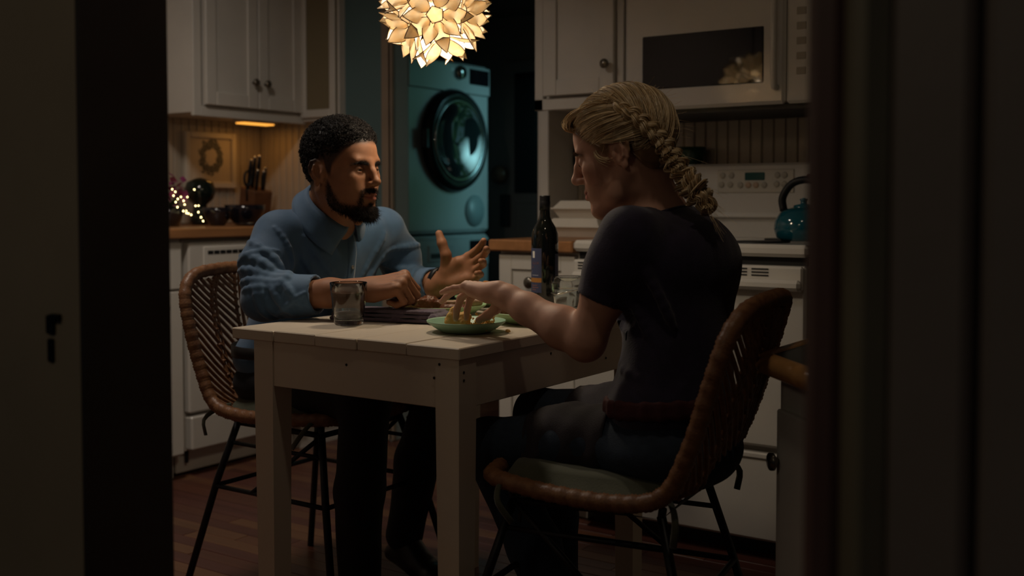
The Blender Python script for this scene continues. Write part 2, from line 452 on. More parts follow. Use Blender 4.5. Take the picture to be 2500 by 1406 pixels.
# dark panelled door with a black pane at the back of the laundry
dd=struct(B(-3.62,-3.02,4.985,5.02,0,2.05,b=.004).build('door_1',mat('grey_door_paint',(.11,.105,.10),.5,vary=.05)))
B(-3.345,-3.06,4.975,4.99,1.085,1.735,b=.004).build('pane',mat('black_pane',(.004,.004,.005),.12),dd)
B(-3.40,-3.04,4.965,4.99,1.735,1.80,b=.006).build('rail',MATS['grey_door_paint'],dd)
B(-3.345,-3.06,4.975,4.99,.45,1.03,b=.008).build('panel',MATS['grey_door_paint'],dd)
B(-3.44,-3.375,4.972,4.99,.90,1.075,b=.004).build('lock_plate',mat('dark_plate',(.012,.012,.014),.4),dd)
MB().lathe([(.001,0),(.03,.004),(.05,.02),(.045,.045),(.02,.06),(.001,.062)],20,(-3.435,4.985,1.185),(0,-1,0)).build('door_knob',mat('brown_knob',(.09,.05,.03),.4),dd)
# ------------------------------------------------------------------ kitchen furniture
M_knob=mat('pewter_knob',(.20,.18,.15),.28,metal=.9)
M_wood=mat('butcher_block',(.36,.165,.065),.38,vary=.18,vscale=10,bump=.04,stretch=(3,.3,3))
M_wood2=mat('maple_edge',(.52,.27,.10),.3,vary=.12,vscale=9,stretch=(3,3,.5))
M_enam=mat('white_enamel',(.66,.63,.58),.16,vary=.02,coat=.3)
M_enam2=mat('bisque_enamel',(.56,.53,.485),.28,vary=.03)
M_black=mat('matt_black',(.010,.010,.011),.5)
M_gloss=mat('black_glass',(.006,.006,.008),.05,coat=.35)
def knob(parent,p,axis,r=.016,name='knob'):
    return MB().lathe([(.006,0),(.005,.012),(.0075,.016),(r,.021),(r*1.03,.026),(r*.8,.031),(.001,.033)],20,p,axis,cap1=False).build(name,M_knob,parent)
def shaker_x(parent,X,y0,y1,z0,z1,m,rail=.055,th=.02,name='door',rec=.008):
    """panelled door facing +x at plane X"""
    d=MB().box(X-th,X-rec,y0,y1,z0,z1).build(name,m,parent)
    fr=MB()
    fr.box(X-rec-.001,X,y0,y0+rail,z0,z1,b=.0025); fr.box(X-rec-.001,X,y1-rail,y1,z0,z1,b=.0025)
    fr.box(X-rec-.001,X,y0+rail,y1-rail,z0,z0+rail,b=.0025); fr.box(X-rec-.001,X,y0+rail,y1-rail,z1-rail,z1,b=.0025)
    fr.build('door_frame',m,d); return d
def shaker_y(parent,Y,x0,x1,z0,z1,m,rail=.055,th=.02,name='door',rec=.008,pm=None):
    """panelled door facing -y at plane Y"""
    d=MB().box(x0,x1,Y+rec,Y+th,z0,z1).build(name,pm or m,parent)
    fr=MB()
    fr.box(x0,x0+rail,Y,Y+rec+.001,z0,z1,b=.0025); fr.box(x1-rail,x1,Y,Y+rec+.001,z0,z1,b=.0025)
    fr.box(x0+rail,x1-rail,Y,Y+rec+.001,z0,z0+rail,b=.0025); fr.box(x0+rail,x1-rail,Y,Y+rec+.001,z1-rail,z1,b=.0025)
    fr.build('door_frame',m,d); return d

# upper cabinet on the left wall
uc=thing('wall_cabinet','white two-door wall cabinet with pewter knobs above the wreath picture','cabinet',(-3.70,3.27,1.39))
bd=MB().box(-3.868,-3.566,2.962,3.60,1.40,2.30).box(-3.568,-3.55,2.962,3.002,1.385,2.30,b=.002).box(-3.568,-3.55,3.56,3.60,1.385,2.30,b=.002).box(-3.568,-3.55,3.0,3.562,1.385,1.425,b=.002)
bd.build('body',M_white2,uc)
d1=shaker_x(uc,-3.530,3.012,3.292,1.432,2.28,M_white2); d2=shaker_x(uc,-3.530,3.298,3.558,1.432,2.28,M_white2)
knob(d1,(-3.532,3.263,1.541),(1,0,0)); knob(d2,(-3.532,3.330,1.540),(1,0,0))
# shallow cabinet on the back wall
uc2=thing('wall_cabinet','narrow shallow wall cabinet with an olive panel beside the teal wall','cabinet',(-3.43,3.59,1.39))
B(-3.552,-3.325,3.572,3.616,1.395,2.30,b=.003).build('body',M_white2,uc2)
shaker_y(uc2,3.555,-3.545,-3.335,1.41,2.28,M_white2,rail=.035,pm=mat('olive_panel',(.21,.17,.10),.5))
# under-cabinet light bar
ul=thing('under_cabinet_light','small glowing amber light bar fixed under the left wall cabinet','lamp',(-3.70,3.45,1.372))
B(-3.735,-3.665,3.33,3.53,1.386,1.402,b=.003).build('housing',M_white2,ul)
B(-3.728,-3.672,3.34,3.52,1.380,1.387,b=.002).build('diffuser',mat('amber_diffuser',(.9,.6,.2),.4,emit=(1.0,.42,.06),estr=1.3),ul)
l=bpy.data.lights.new('bar_glow','AREA'); l.energy=.13; l.color=(1,.42,.08); l.shape='RECTANGLE'; l.size=.05; l.size_y=.18
o=bpy.data.objects.new('bar_glow',l); COL.objects.link(o); o.location=(0,-.02,.006-.002); o.parent=ul

# base cabinet, dishwasher, worktop on the left
bc=thing('base_cabinet','white base cabinet with drawer at the left end of the left worktop','cabinet',(-3.57,2.4,0))
MB().box(-3.86,-3.29,2.10,2.672,.09,.898).box(-3.86,-3.335,2.10,2.665,0,.092).build('body',M_white2,bc)
B(-3.29,-3.268,2.11,2.662,.715,.885,b=.003).build('drawer',M_white2,bc); 
shaker_x(bc,-3.266,2.11,2.662,.10,.706,M_white2)
dw=thing('dishwasher','white built-in dishwasher with vent slots left of the seated man','dishwasher',(-3.57,2.98,0))
B(-3.86,-3.30,2.685,3.285,.10,.895).build('body',M_enam2,dw)
cp=MB().box(-3.302,-3.262,2.69,3.28,.722,.884,b=.006).build('control_panel',M_enam2,dw)
B(-3.262,-3.256,2.755,3.26,.745,.868,b=.003).build('panel_face',M_enam,cp)
for i in range(9): B(-3.2575,-3.2548,2.775+i*.030,2.775+i*.030+.026,.838,.852).build('vent_slot',M_black,cp)
lg=mat('panel_print',(.34,.31,.27),.5)
for i in range(6): B(-3.2565,-3.2553,2.79+i*.021,2.79+i*.021+.012,.79+.006*(i%2),.797+.006*(i%2)).build('button',lg,cp)
B(-3.302,-3.268,2.69,3.28,.245,.716,b=.006).build('door',M_enam2,dw)
B(-3.302,-3.262,2.695,3.28,.105,.232,b=.006).build('lower_panel',M_enam2,dw)
B(-3.40,-3.33,2.675,3.285,.012,.10,b=.003).build('kick_plate',M_enam2,dw)
MB().tube([(-3.318,2.715,.05),(-3.318,2.715,.094)],.007,8).build('foot',M_black,dw)
bc3=thing('base_cabinet','white corner base cabinet behind the seated man','cabinet',(-3.57,3.45,0))
MB().box(-3.86,-3.29,3.29,3.598,.0,.898).build('body',M_white2,bc3); B(-3.29,-3.27,3.295,3.59,.11,.885,b=.003).build('door',M_white2,bc3)
ct=MB().box(-3.866,-3.246,2.08,3.614,.900,.938,b=.005).build('worktop',M_wood,None,loc=(-3.556,2.85,.90)); tag(ct,'wooden butcher-block worktop above the dishwasher','worktop')

# upper cabinet right and its end panel, base cabinet, worktop
ur=thing('wall_cabinet','white wall cabinet with one round knob left of the microwave','cabinet',(-1.95,3.45,1.36))
MB().box(-2.13,-1.772,3.318,3.612,1.37,2.30).box(-2.13,-1.772,3.30,3.32,1.36,1.40,b=.002).box(-2.13,-2.095,3.30,3.32,1.36,2.3,b=.002).box(-1.80,-1.772,3.30,3.32,1.36,2.3,b=.002).build('body',M_white2,ur)
d=shaker_y(ur,3.282,-2.085,-1.802,1.408,2.28,M_white2); knob(d,(-1.826,3.284,1.503),(0,-1,0))
tag(B(-2.175,-2.135,3.40,3.612,.912,2.30,b=.003).build('end_panel',M_white2,None,loc=(-2.155,3.5,.912)),'white upright end panel standing on the small worktop behind the wine bottle','panel')
br=thing('base_cabinet','white base cabinet with a dark knob behind the wine bottle','cabinet',(-1.93,3.3,0))
MB().box(-2.085,-1.78,3.022,3.612,.09,.872).box(-2.085,-1.78,3.08,3.612,0,.092).build('body',M_white2,br)
d=shaker_y(br,3.0,-2.078,-1.786,.10,.862,M_white2,rail=.05); knob(d,(-1.945,3.002,.772),(0,-1,0),r=.019)
tag(B(-2.105,-1.779,2.975,3.614,.873,.911,b=.005).build('worktop',M_wood,None,loc=(-1.94,3.3,.873)),'short wooden worktop between laundry doorway and range','worktop')

# range
X0,X1=-1.775,-1.015
rg=thing('range','white electric range with glass-front oven door behind the woman','range',(-1.395,3.3,0))
B(X0+.004,X1-.004,3.01,3.60,.06,.876).build('body',M_enam2,rg)
B(X0,X1,2.968,3.56,.880,.915,b=.010).build('cooktop',M_enam,rg)
B(X0+.01,X1-.01,3.0,3.02,.855,.882).build('gap_strip',M_black,rg)
dr=B(X0+.005,X1-.005,2.972,3.012,.335,.855,b=.008).build('oven_door',M_enam2,rg)
vs=B(X0+.01,X1-.01,2.955,2.975,.785,.855,b=.006).build('vent_strip',M_enam,dr)
for i in range(10):
    for j in range(3): B(X0+.03+i*.0635,X0+.03+i*.0635+.050,2.9535,2.957,.826+j*.009,.830+j*.009).build('vent_slot',M_black,vs)
hd=B(X0+.012,X1-.012,2.935,2.962,.788,.818,b=.009).build('handle',M_enam,dr)
B(X0+.17,X1-.23,2.969,2.974,.46,.66,b=.004).build('oven_window',M_gloss,dr)
w=B(X0+.005,X1-.005,2.974,3.012,.062,.318,b=.008).build('drawer',M_enam2,rg)
B(X0+.01,X1-.01,2.968,2.99,.300,.318,b=.004).build('drawer_lip',M_enam2,w)
B(X0+.03,X1-.03,3.06,3.55,0,.062).build('plinth',M_black,rg)
bg=MB().box(X0,X1,3.50,3.60,.985,1.165,b=.008).box(X0,X1,3.515,3.60,.913,.985,b=.003).build('backguard',M_enam2,rg)
B(X0,X1,3.495,3.512,.982,1.0,b=.004).build('lip',M_enam,bg)
cpn=B(-1.515,-1.245,3.496,3.502,1.066,1.144,b=.002).build('control_panel',mat('panel_grey',(.50,.46,.39),.35),bg)
B(-1.415,-1.345,3.493,3.497,1.108,1.134,b=.002).build('clock_display',mat('display_green',(.01,.03,.025),.15,emit=(.03,.16,.12),estr=.02),cpn)
M_btn=mat('button_ring',(.36,.32,.26),.4); M_btn2=mat('button_warm',(.42,.29,.20),.4)
for i,(x,z) in enumerate([(-1.495,1.125),(-1.463,1.125),(-1.499,1.094),(-1.467,1.094),(-1.431,1.092),(-1.403,1.092),(-1.376,1.092),(-1.347,1.092),(-1.302,1.124),(-1.277,1.124),(-1.304,1.094),(-1.278,1.094)]):
    MB().lathe([(.0105,0),(.0105,.003),(.008,.004)],14,(x,3.497,z),(0,-1,0)).build('button',M_btn2 if i in (5,6) else M_btn,cpn)
knobx=MB().lathe([(.012,0),(.012,.006),(.009,.012)],16,(-1.19,3.497,1.115),(0,-1,0)).build('oven_knob',mat('red_brown_lamp',(.12,.03,.03),.4),bg)
for cx,cy in((-1.58,3.12),(-1.21,3.12),(-1.58,3.38),(-1.21,3.38)):
    MB().lathe([(.001,0),(.085,0),(.085,.004),(.001,.004)],28,(cx,cy,.9145)).build('burner',M_black,rg)

# microwave
mw=thing('microwave','white over-the-range microwave with black window reflecting the lamp','microwave',(-1.36,3.45,1.335))
B(-1.74,-.98,3.27,3.60,1.337,1.75,b=.004).build('body',M_enam2,mw)
md=MB().box(-1.735,-1.185,3.238,3.272,1.335,1.745,b=.010).build('door',M_enam,mw)
B(-1.669,-1.253,3.235,3.242,1.402,1.575,b=.003).build('window',M_gloss,md)
MB().tube(smoothline([(-1.212,3.238,1.385),(-1.212,3.215,1.40),(-1.212,3.210,1.54),(-1.212,3.215,1.68),(-1.212,3.238,1.70)],14),.010,10).build('handle',M_enam,md)
mc=B(-1.182,-.985,3.240,3.272,1.335,1.745,b=.008).build('control_panel',M_enam,mw)
for i in range(5):
    for j in range(3): B(-1.15+j*.05,-1.15+j*.05+.03,3.2385,3.242,1.42+i*.045,1.442+i*.045,b=.001).build('button',M_btn,mc)
B(-1.735,-.985,3.262,3.60,1.318,1.338,b=.003).build('grille',mat('dark_grille',(.03,.028,.025),.5),mw)
uo=thing('wall_cabinet','white wall cabinet over the microwave','cabinet',(-1.36,3.45,1.755))
B(-1.77,-.98,3.318,3.612,1.757,2.30).build('body',M_white2,uo); shaker_y(uo,3.29,-1.76,-1.37,1.77,2.28,M_white2); shaker_y(uo,3.29,-1.365,-.99,1.77,2.28,M_white2)

# cabinet with maple nosing at right (diagonal corner)
A=(-.745,1.935); Bq=(-.555,1.745)
ic=thing('base_cabinet','low white cabinet with a maple edge and dark top at the right doorway','cabinet',(-.4,2.2,0))
bodyp=[(A[0]+.03,A[1]+.015),(A[0]+.03,2.88),(-.05,2.88),(-.05,Bq[1]+.03),(Bq[0]+.015,Bq[1]+.03)]
MB().prism(bodyp,.0,.715).build('body',M_white2,ic)
tp=[(A[0]+.012,A[1]),(A[0]+.012,2.89),(-.04,2.89),(-.04,Bq[1]),(Bq[0],Bq[1])]
MB().prism(tp,.720,.752).build('top',mat('dark_slate',(.022,.025,.023),.35),ic)
MB().tube([(A[0]+.005,2.88,.736),(A[0]+.002,A[1]+.03,.736),(A[0]+.004,A[1]+.006,.736),(A[0]+.02,A[1]-.010,.736),(Bq[0],Bq[1]-.002,.736),(-.05,Bq[1]-.004,.736)],.021,12).build('nosing',M_wood2,ic)
dn=norm((-1,-1,0)); du=norm((1,-1,0))
cd=np.array([A[0]+.03+.09,A[1]+.015-.09,.355])+dn*.004
do=MB().obox(cd,du,dn,(0,0,1),.115,.010,.30,b=.003).build('door',M_white2,ic)
MB().lathe([(.006,0),(.005,.014),(.008,.018),(.017,.024),(.0165,.030),(.001,.034)],18,np.array([A[0]+.05,A[1]+.002,.560])+dn*.006,dn,cap1=False).build('knob',M_knob,do)

# stacked laundry machines
M_was=mat('washer_metal',(.36,.39,.40),.30,metal=.35,vary=.04)
M_dark=mat('washer_dark',(.035,.042,.045),.3)
M_drumglass=mat('drum_glass',(.010,.018,.020),.05,coat=.8)
M_ring=mat('dark_chrome',(.03,.035,.038),.18,metal=.6)
def machine(name,label,z0,z1,dz,top):
    X=-3.33
    t=thing(name,label,'washer' if not top else 'dryer',(-3.66,4.38,z0))
    B(-4.0,X,4.035,4.722,z0+.004,z1,b=.018).build('body',M_was,t)
    if top:
        B(X-.002,X+.010,4.045,4.712,z1-.155,z1-.012,b=.004).build('control_panel',M_was,t)
        B(X+.008,X+.013,4.53,4.70,z1-.105,z1-.025,b=.002).build('display',M_gloss,t)
        MB().lathe([(.036,0),(.036,.01),(.030,.026),(.001,.028)],24,(X+.008,4.446,z1-.055),(1,0,0)).build('dial',mat('chrome_dial',(.5,.53,.54),.15,metal=1),t)
    dcy,dcz,R=4.40,dz,.255
    # the door: dark ring, chrome inner ring, bulging glass
    dr=MB().lathe([(R,0),(R+.004,.016),(R-.008,.040),(R-.030,.052),(R-.055,.046),(R-.062,.030)],56,(X,dcy,dcz),(1,0,0),cap0=False,cap1=False).build('door',M_ring,t)
    MB().lathe([(R-.052,.044),(R-.056,.052),(R-.064,.050),(R-.066,.036)],56,(X,dcy,dcz),(1,0,0),cap0=False,cap1=False).build('inner_ring',mat('chrome_ring',(.45,.50,.52),.12,metal=1),dr)
    MB().lathe([(R-.060,.034),(R-.09,.028),(R-.12,.010),(R-.17,-.006),(.001,-.012)],48,(X+.014,dcy,dcz),(1,0,0),cap0=False,cap1=False).build('glass',M_drumglass,dr)
    MB().obox((X+.03,dcy-R-.002,dcz),(0,1,0),(1,0,0),(0,0,1),.014,.018,.05,b=.006).build('handle',M_ring,dr)
    if top: MB().lathe([(.082,0),(.082,.005),(.001,.006)],32,(X,4.585,z0+.115),(1,0,0)).build('filter_cover',mat('filter_grey',(.16,.21,.22),.4),t)
    else:
        B(X-.004,X+.010,4.06,4.70,z1-.16,z1-.018,b=.005).build('control_panel',M_was,t)
        dd=B(X+.006,X+.016,4.185,4.385,z1-.128,z1-.045,b=.004).build('drawer',M_was,t)
        B(X+.012,X+.018,4.20,4.37,z1-.112,z1-.085,b=.003).build('drawer_grip',M_dark,dd)
        B(X+.008,X+.013,4.53,4.70,z1-.105,z1-.03,b=.002).build('display',M_gloss,t)
    return t
machine('clothes_dryer','silver front-loading dryer stacked on the washer in the laundry',.875,1.74,1.342,True)
machine('washing_machine','silver front-loading washer under the dryer in the laundry',.0,.868,.42,False)

# flush ceiling lamps of the kitchen (above the frame)
M_opal=mat('opal_glass',(.9,.85,.75),.3,emit=(1,.80,.58),estr=.6)
def ceiling_lamp(label,x,y,r,power,col,spread,tilt=0):
    cl=thing('ceiling_lamp',label,'lamp',(x,y,2.45),'kitchen ceiling lamps'); k=r/.16
    MB().lathe([(.16*k,.0),(.16*k,-.02),(.15*k,-.03),(.001,-.03)],32,(x,y,2.449)).build('base',M_white2,cl)
    MB().lathe([(.145*k,-.03),(.13*k,-.05),(.09*k,-.066),(.001,-.072)],32,(x,y,2.449),cap0=False,cap1=False).build('shade',M_opal,cl)
    l=bpy.data.lights.new('ceiling_lamp_light','AREA'); l.energy=power; l.color=col; l.shape='DISK'; l.size=r*1.6; l.spread=radians(spread)
    o=bpy.data.objects.new('ceiling_lamp_light',l); COL.objects.link(o); o.location=(0,0,-.08); o.rotation_euler=(0,radians(tilt),0); o.parent=cl
ceiling_lamp('large flush ceiling lamp above the man, out of the frame',-2.55,1.85,.20,11.5,(1,.88,.76),150,14)
ceiling_lamp('small flush ceiling lamp just inside the kitchen doorway, out of the frame',-.75,1.36,.07,1.25,(1,.82,.62),180)
# ------------------------------------------------------------------ table
M_tab=mat('cream_table_paint',(.66,.57,.46),.40,vary=.08,vscale=9,bump=.10,bscale=45,col2=(.60,.51,.40))
M_hole=mat('nail_hole',(.02,.015,.012),.8)
tb=thing('dining_table','worn cream-painted wooden plank table between the two people','table',(-1.6,2.14,0))
xs=[-1.920,-1.788,-1.661,-1.542,-1.407,-1.272]
for i in range(5):
    m=MB().box(xs[i]+.0008,xs[i+1]-.0008,1.702+.002*(i%2),2.58,.7255,.7500+(.0004 if i%2 else -.0004),b=.0022); m.build('tabletop_board',M_tab,tb)
def leg(cx,cy):
    m=MB(); a=.029; c=.024
    m.add([(cx-c,cy-c,0),(cx+c,cy-c,0),(cx+c,cy+c,0),(cx-c,cy+c,0),(cx-a,cy-a,.63),(cx+a,cy-a,.63),(cx+a,cy+a,.63),(cx-a,cy+a,.63),(cx-a,cy-a,.7258),(cx+a,cy-a,.7258),(cx+a,cy+a,.7258),(cx-a,cy+a,.7258)],
      [(3,2,1,0),(8,9,10,11)]+[(i,(i+1)%4,4+(i+1)%4,4+i) for i in range(4)]+[(4+i,4+(i+1)%4,8+(i+1)%4,8+i) for i in range(4)])
    m.build('leg',M_tab,tb)
for c in((-1.822,1.735),(-1.306,1.735),(-1.306,2.47),(-1.822,2.47)): leg(*c)
B(-1.794,-1.335,1.709,1.731,.626,.7258,b=.0015).build('apron',M_tab,tb)
B(-1.794,-1.335,2.476,2.498,.626,.7258,b=.0015).build('apron',M_tab,tb)
B(-1.302,-1.280,1.763,2.442,.626,.7258,b=.0015).build('apron',M_tab,tb)
B(-1.848,-1.826,1.763,2.442,.626,.7258,b=.0015).build('apron',M_tab,tb)
nh=[((-1.575,1.7088,.692),(0,-1,0)),((-1.325,1.7058,.714),(0,-1,0)),((-1.338,1.7058,.686),(0,-1,0)),((-1.2768,1.722,.700),(1,0,0)),((-1.2768,1.722,.684),(1,0,0)),((-1.2798,2.05,.70),(1,0,0)),((-1.2798,2.30,.66),(1,0,0))]
for p,a in nh: MB().lathe([(.003,0),(.003,.0006)],8,p,a).build('nail_hole',M_hole,tb)

# ------------------------------------------------------------------ rattan chairs
def stripes(name,c1,c2,scale,rough=.42):
    m=mat(name,c1,rough,bump=.25,bscale=220,col2=c2,vscale=scale); return m
M_rat=stripes('rattan',(.25,.118,.052),(.17,.072,.032),60)
M_slat=stripes('rattan_slat',(.26,.130,.062),(.17,.075,.034),50)
M_iron=mat('chair_iron',(.012,.012,.014),.45,metal=.3)
def rim_pts():
    h=[(.225,0,.497),(.212,-.10,.497),(.182,-.168,.498),(.05,-.208,.492),(-.09,-.214,.490),(-.175,-.214,.514),(-.222,-.216,.60),(-.258,-.220,.71),(-.284,-.210,.795),(-.302,-.165,.838),(-.310,-.08,.850),(-.312,0,.852)]
    full=[np.array(p) for p in h]+[np.array((x,-y,z)) for x,y,z in h[-2:0:-1]]
    Q=np.array(full+full[:3]); P=smoothline(Q,len(Q)*14)
    a=14*1; P=P[14:14+int((len(full))*len(P)/(len(Q)-1))]
    return P
def loop_resample(ctrl,step):
    n=len(ctrl); Q=np.array([ctrl[i%n] for i in range(-1,n+3)]); out=[]
    for i in range(n):
        a,b,c,d=Q[i],Q[i+1],Q[i+2],Q[i+3]
        for f in np.linspace(0,1,24,endpoint=False): out.append(.5*((2*b)+(c-a)*f+(2*a-5*b+4*c-d)*f*f+(3*b-a-3*c+d)*f**3))
    P=np.array(out); P=np.vstack([P,P[:1]]); L=np.r_[0,np.cumsum(np.linalg.norm(np.diff(P,axis=0),axis=1))]; m=int(L[-1]/step); t=np.linspace(0,L[-1],m,endpoint=False)
    return np.stack([np.interp(t,L,P[:,i]) for i in range(3)],1)
H_=[(.225,0,.497),(.212,-.10,.497),(.182,-.168,.498),(.05,-.208,.492),(-.09,-.214,.490),(-.175,-.214,.514),(-.222,-.216,.60),(-.258,-.220,.71),(-.284,-.210,.795),(-.302,-.165,.838),(-.310,-.08,.850),(-.312,0,.852)]
RIM=[np.array(p) for p in H_]+[np.array((x,-y,z)) for x,y,z in H_[-2:0:-1]]
CEN=smoothline([(.22,0,.492),(.08,0,.472),(-.08,0,.464),(-.19,0,.486),(-.248,0,.57),(-.288,0,.69),(-.306,0,.78),(-.312,0,.85)],61)
EDG=smoothline([(.20,-.17,.497),(.08,-.206,.493),(-.08,-.212,.489),(-.178,-.212,.515),(-.226,-.214,.605),(-.262,-.216,.715),(-.285,-.206,.79),(-.303,-.155,.838)],61)
def shell(u,v):
    """u -1..1 across, v 0..1 seat front to back top"""
    f=v*60; i=min(int(f),59); t=f-i; c=CEN[i]*(1-t)+CEN[i+1]*t; e=EDG[i]*(1-t)+EDG[i+1]*t
    a=abs(u)**1.8; p=c*(1-a)+e*a; return np.array([p[0],-u*e[1]*-1 if False else u*abs(e[1]),p[2]])
def make_chair(label):
    t=thing('rattan_chair',label,'chair',(0,0,0),'rattan chairs at the table')
    P=loop_resample(RIM,.004); r=np.array([.0165+(.0012 if i%2 else -.0006)+.0008*sin(i*.9) for i in range(len(P))])
    MB().tube(P,list(r),9,closed=True).build('rim',M_rat,t)
    for u in (-.52,.52):   # long canes the slats are tied to
        MB().tube([shell(u,v) for v in np.linspace(.03,.985,40)],.0052,7).build('rib',M_rat,t)
        MB().tube([shell(u*.86,v) for v in np.linspace(.30,.97,30)],.0042,6).build('rib',M_rat,t)
    for u in (-.09,0,.09): MB().tube([shell(u,v) for v in np.linspace(.03,.985,40)],.0048,7).build('rib',M_rat,t)
    vv=.10
    while vv<1.26:
        for sg in (-1,1):
            pts=[]
            for s_ in np.linspace(0,1,7):
                u=sg*(.985*(1-s_)+.06*s_); v=vv-.25*s_
                if 0.02<v<.985: pts.append(shell(u,v))
            if len(pts)>=2: MB().tube(pts,.0052,6).build('slat',M_slat,t)
        vv+=.036
    # tied knots along the side canes
    for u in (-.52,.52):
        for v in np.linspace(.40,.95,12):
            p=shell(u,v); MB().lathe([(.001,-.006),(.0075,-.003),(.0075,.003),(.001,.006)],8,p,shell(u,min(v+.01,1))-p,cap0=False,cap1=False).build('binding',M_rat,t)
    # iron frame
    fr=MB()
    c=[(.15,-.15),(.15,.15),(-.15,.15),(-.15,-.15)]
    fr.tube([(x,y,.452) for x,y in c]+[(c[0][0],c[0][1],.452)],.0075,8)
    for x,y in c: fr.tube([(x,y,.452),(x*1.03,y*1.03,.474)],.008,8)
    fr.build('seat_frame',M_iron,t)
    for x,y in c:
        sx=1 if x>0 else -1; sy=1 if y>0 else -1
        MB().tube([(x,y,.458),(x+sx*.045,y+sy*.035,.30),(x+sx*.12,y+sy*.085,0.0)],.0095,8).build('leg',M_iron,t)
    for a,b in ((0,1),(1,2),(2,3),(3,0)):
        q=lambda i:(c[i][0]+(.05 if c[i][0]>0 else -.05),c[i][1]+(.039 if c[i][1]>0 else -.039),.285)
        MB().tube([q(a),q(b)],.0065,8).build('stretcher',M_iron,t)
        k=lambda i,z,e:(c[i][0]+(e if c[i][0]>0 else -e),c[i][1]+(e*.78 if c[i][1]>0 else -e*.78),z)
        if a in (1,3): MB().tube([k(a,.40,.016),k(b,.40,.016)],.0055,8).build('stretcher',M_iron,t)
    for sy in (-1,1): MB().tube([(.15,sy*.15,.45),(-.06,sy*.19,.285)],.006,8).build('brace',M_iron,t)
    return t
M_cush=mat('olive_cushion_cloth',(.046,.048,.024),.85,vary=.12,vscale=30,bump=.2,bscale=250,sheen=.2)
def make_cushion(label):
    t=thing('seat_cushion',label,'cushion',(0,0,0),'seat cushions')
    n=40; m=14; P=np.zeros((n,2*m,3))
    for i in range(n):
        a=2*pi*i/n; ca,sa=cos(a),sin(a); ex=.195*abs(ca)**.55*np.sign(ca); ey=.190*abs(sa)**.55*np.sign(sa)
        for j in range(2*m):
            if j<m: s_=j/(m-1)
            else: s_=1-(j-m)/(m-1)
            x=.0+ex*s_; y=ey*s_; base=.474+.018*(abs(y)/.19)**2+ (.018*max(0,(-x-.12)/.08)**2 if x<-.12 else 0)+.014*max(0,x/.2)**2
            th=.040*(1-s_**6)**.5 if j>=m else 0
            P[i,j]=(x-.005,y,base+.006+th)
    MB().grid(P,closed_u=True,closed_v=True).build('pad',M_cush,t)
    for sy in (-1,1):
        MB().tube(smoothline([(-.16,sy*.165,.50),(-.185,sy*.195,.49),(-.20,sy*.224,.465),(-.195,sy*.222,.425)],10),.007,6,flat=((0,1,0),.3)).build('tie',M_cush,t)
        MB().tube(smoothline([(.165,sy*.165,.50),(.16,sy*.20,.49),(.15,sy*.222,.465),(.12,sy*.222,.43)],10),.007,6,flat=((0,1,0),.3)).build('tie',M_cush,t)
    return t
ch1=make_chair('rattan chair with iron legs the man in the blue shirt sits on')
ch1.location=(-2.06,2.13,0); ch1.rotation_euler=(0,0,0)
cu1=make_cushion('olive seat cushion under the man'); cu1.location=(-2.06,2.13,0)
def dup(root,label):
    r=root.copy(); COL.objects.link(r); r['label']=label
    for c in [c for c in bpy.data.objects if c.parent==root]:
        d=c.copy(); COL.objects.link(d); d.parent=r
    return r
ch2=dup(ch1,'rattan chair with iron legs the braided woman sits on'); ch2.location=(-1.055,1.93,0); ch2.rotation_euler=(0,0,radians(188))
cu2=dup(cu1,'olive seat cushion under the woman'); cu2.location=(-1.055,1.93,0); cu2.rotation_euler=(0,0,radians(188))
ch2.location.z=0; cu2.location.z=0

# ------------------------------------------------------------------ capiz pendant lamp
def capiz():
    m=bpy.data.materials.new('capiz_shell'); m.use_nodes=True; nt=m.node_tree; nt.nodes.clear(); N=nt.nodes.new; L=nt.links.new
    out=N('ShaderNodeOutputMaterial'); d=N('ShaderNodeBsdfDiffuse'); tr=N('ShaderNodeBsdfTranslucent'); gl=N('ShaderNodeBsdfGlossy')
    tc=N('ShaderNodeTexCoord'); n=N('ShaderNodeTexNoise'); n.inputs['Scale'].default_value=45; L(tc.outputs['Object'],n.inputs['Vector'])
    r=N('ShaderNodeValToRGB'); r.color_ramp.elements[0].color=(.90,.76,.55,1); r.color_ramp.elements[1].color=(.95,.90,.80,1); r.color_ramp.elements[0].position=.3; r.color_ramp.elements[1].position=.7
    L(n.outputs['Fac'],r.inputs[0]); L(r.outputs[0],d.inputs[0]); L(r.outputs[0],tr.inputs[0]); gl.inputs['Roughness'].default_value=.25; gl.inputs[0].default_value=(1,1,1,1)
    a=N('ShaderNodeMixShader'); a.inputs[0].default_value=.62; L(d.outputs[0],a.inputs[1]); L(tr.outputs[0],a.inputs[2])
    b=N('ShaderNodeMixShader'); b.inputs[0].default_value=.05; L(a.outputs[0],b.inputs[1]); L(gl.outputs[0],b.inputs[2]); L(b.outputs[0],out.inputs[0])
    return m
M_cap=capiz(); M_brass=mat('dark_brass_edge',(.10,.055,.022),.5,metal=.5)
LC=np.array((-1.705,2.182,1.511))
pd=thing('pendant_lamp','glowing capiz shell lotus pendant lamp hanging above the table','lamp',(LC[0],LC[1],2.45))
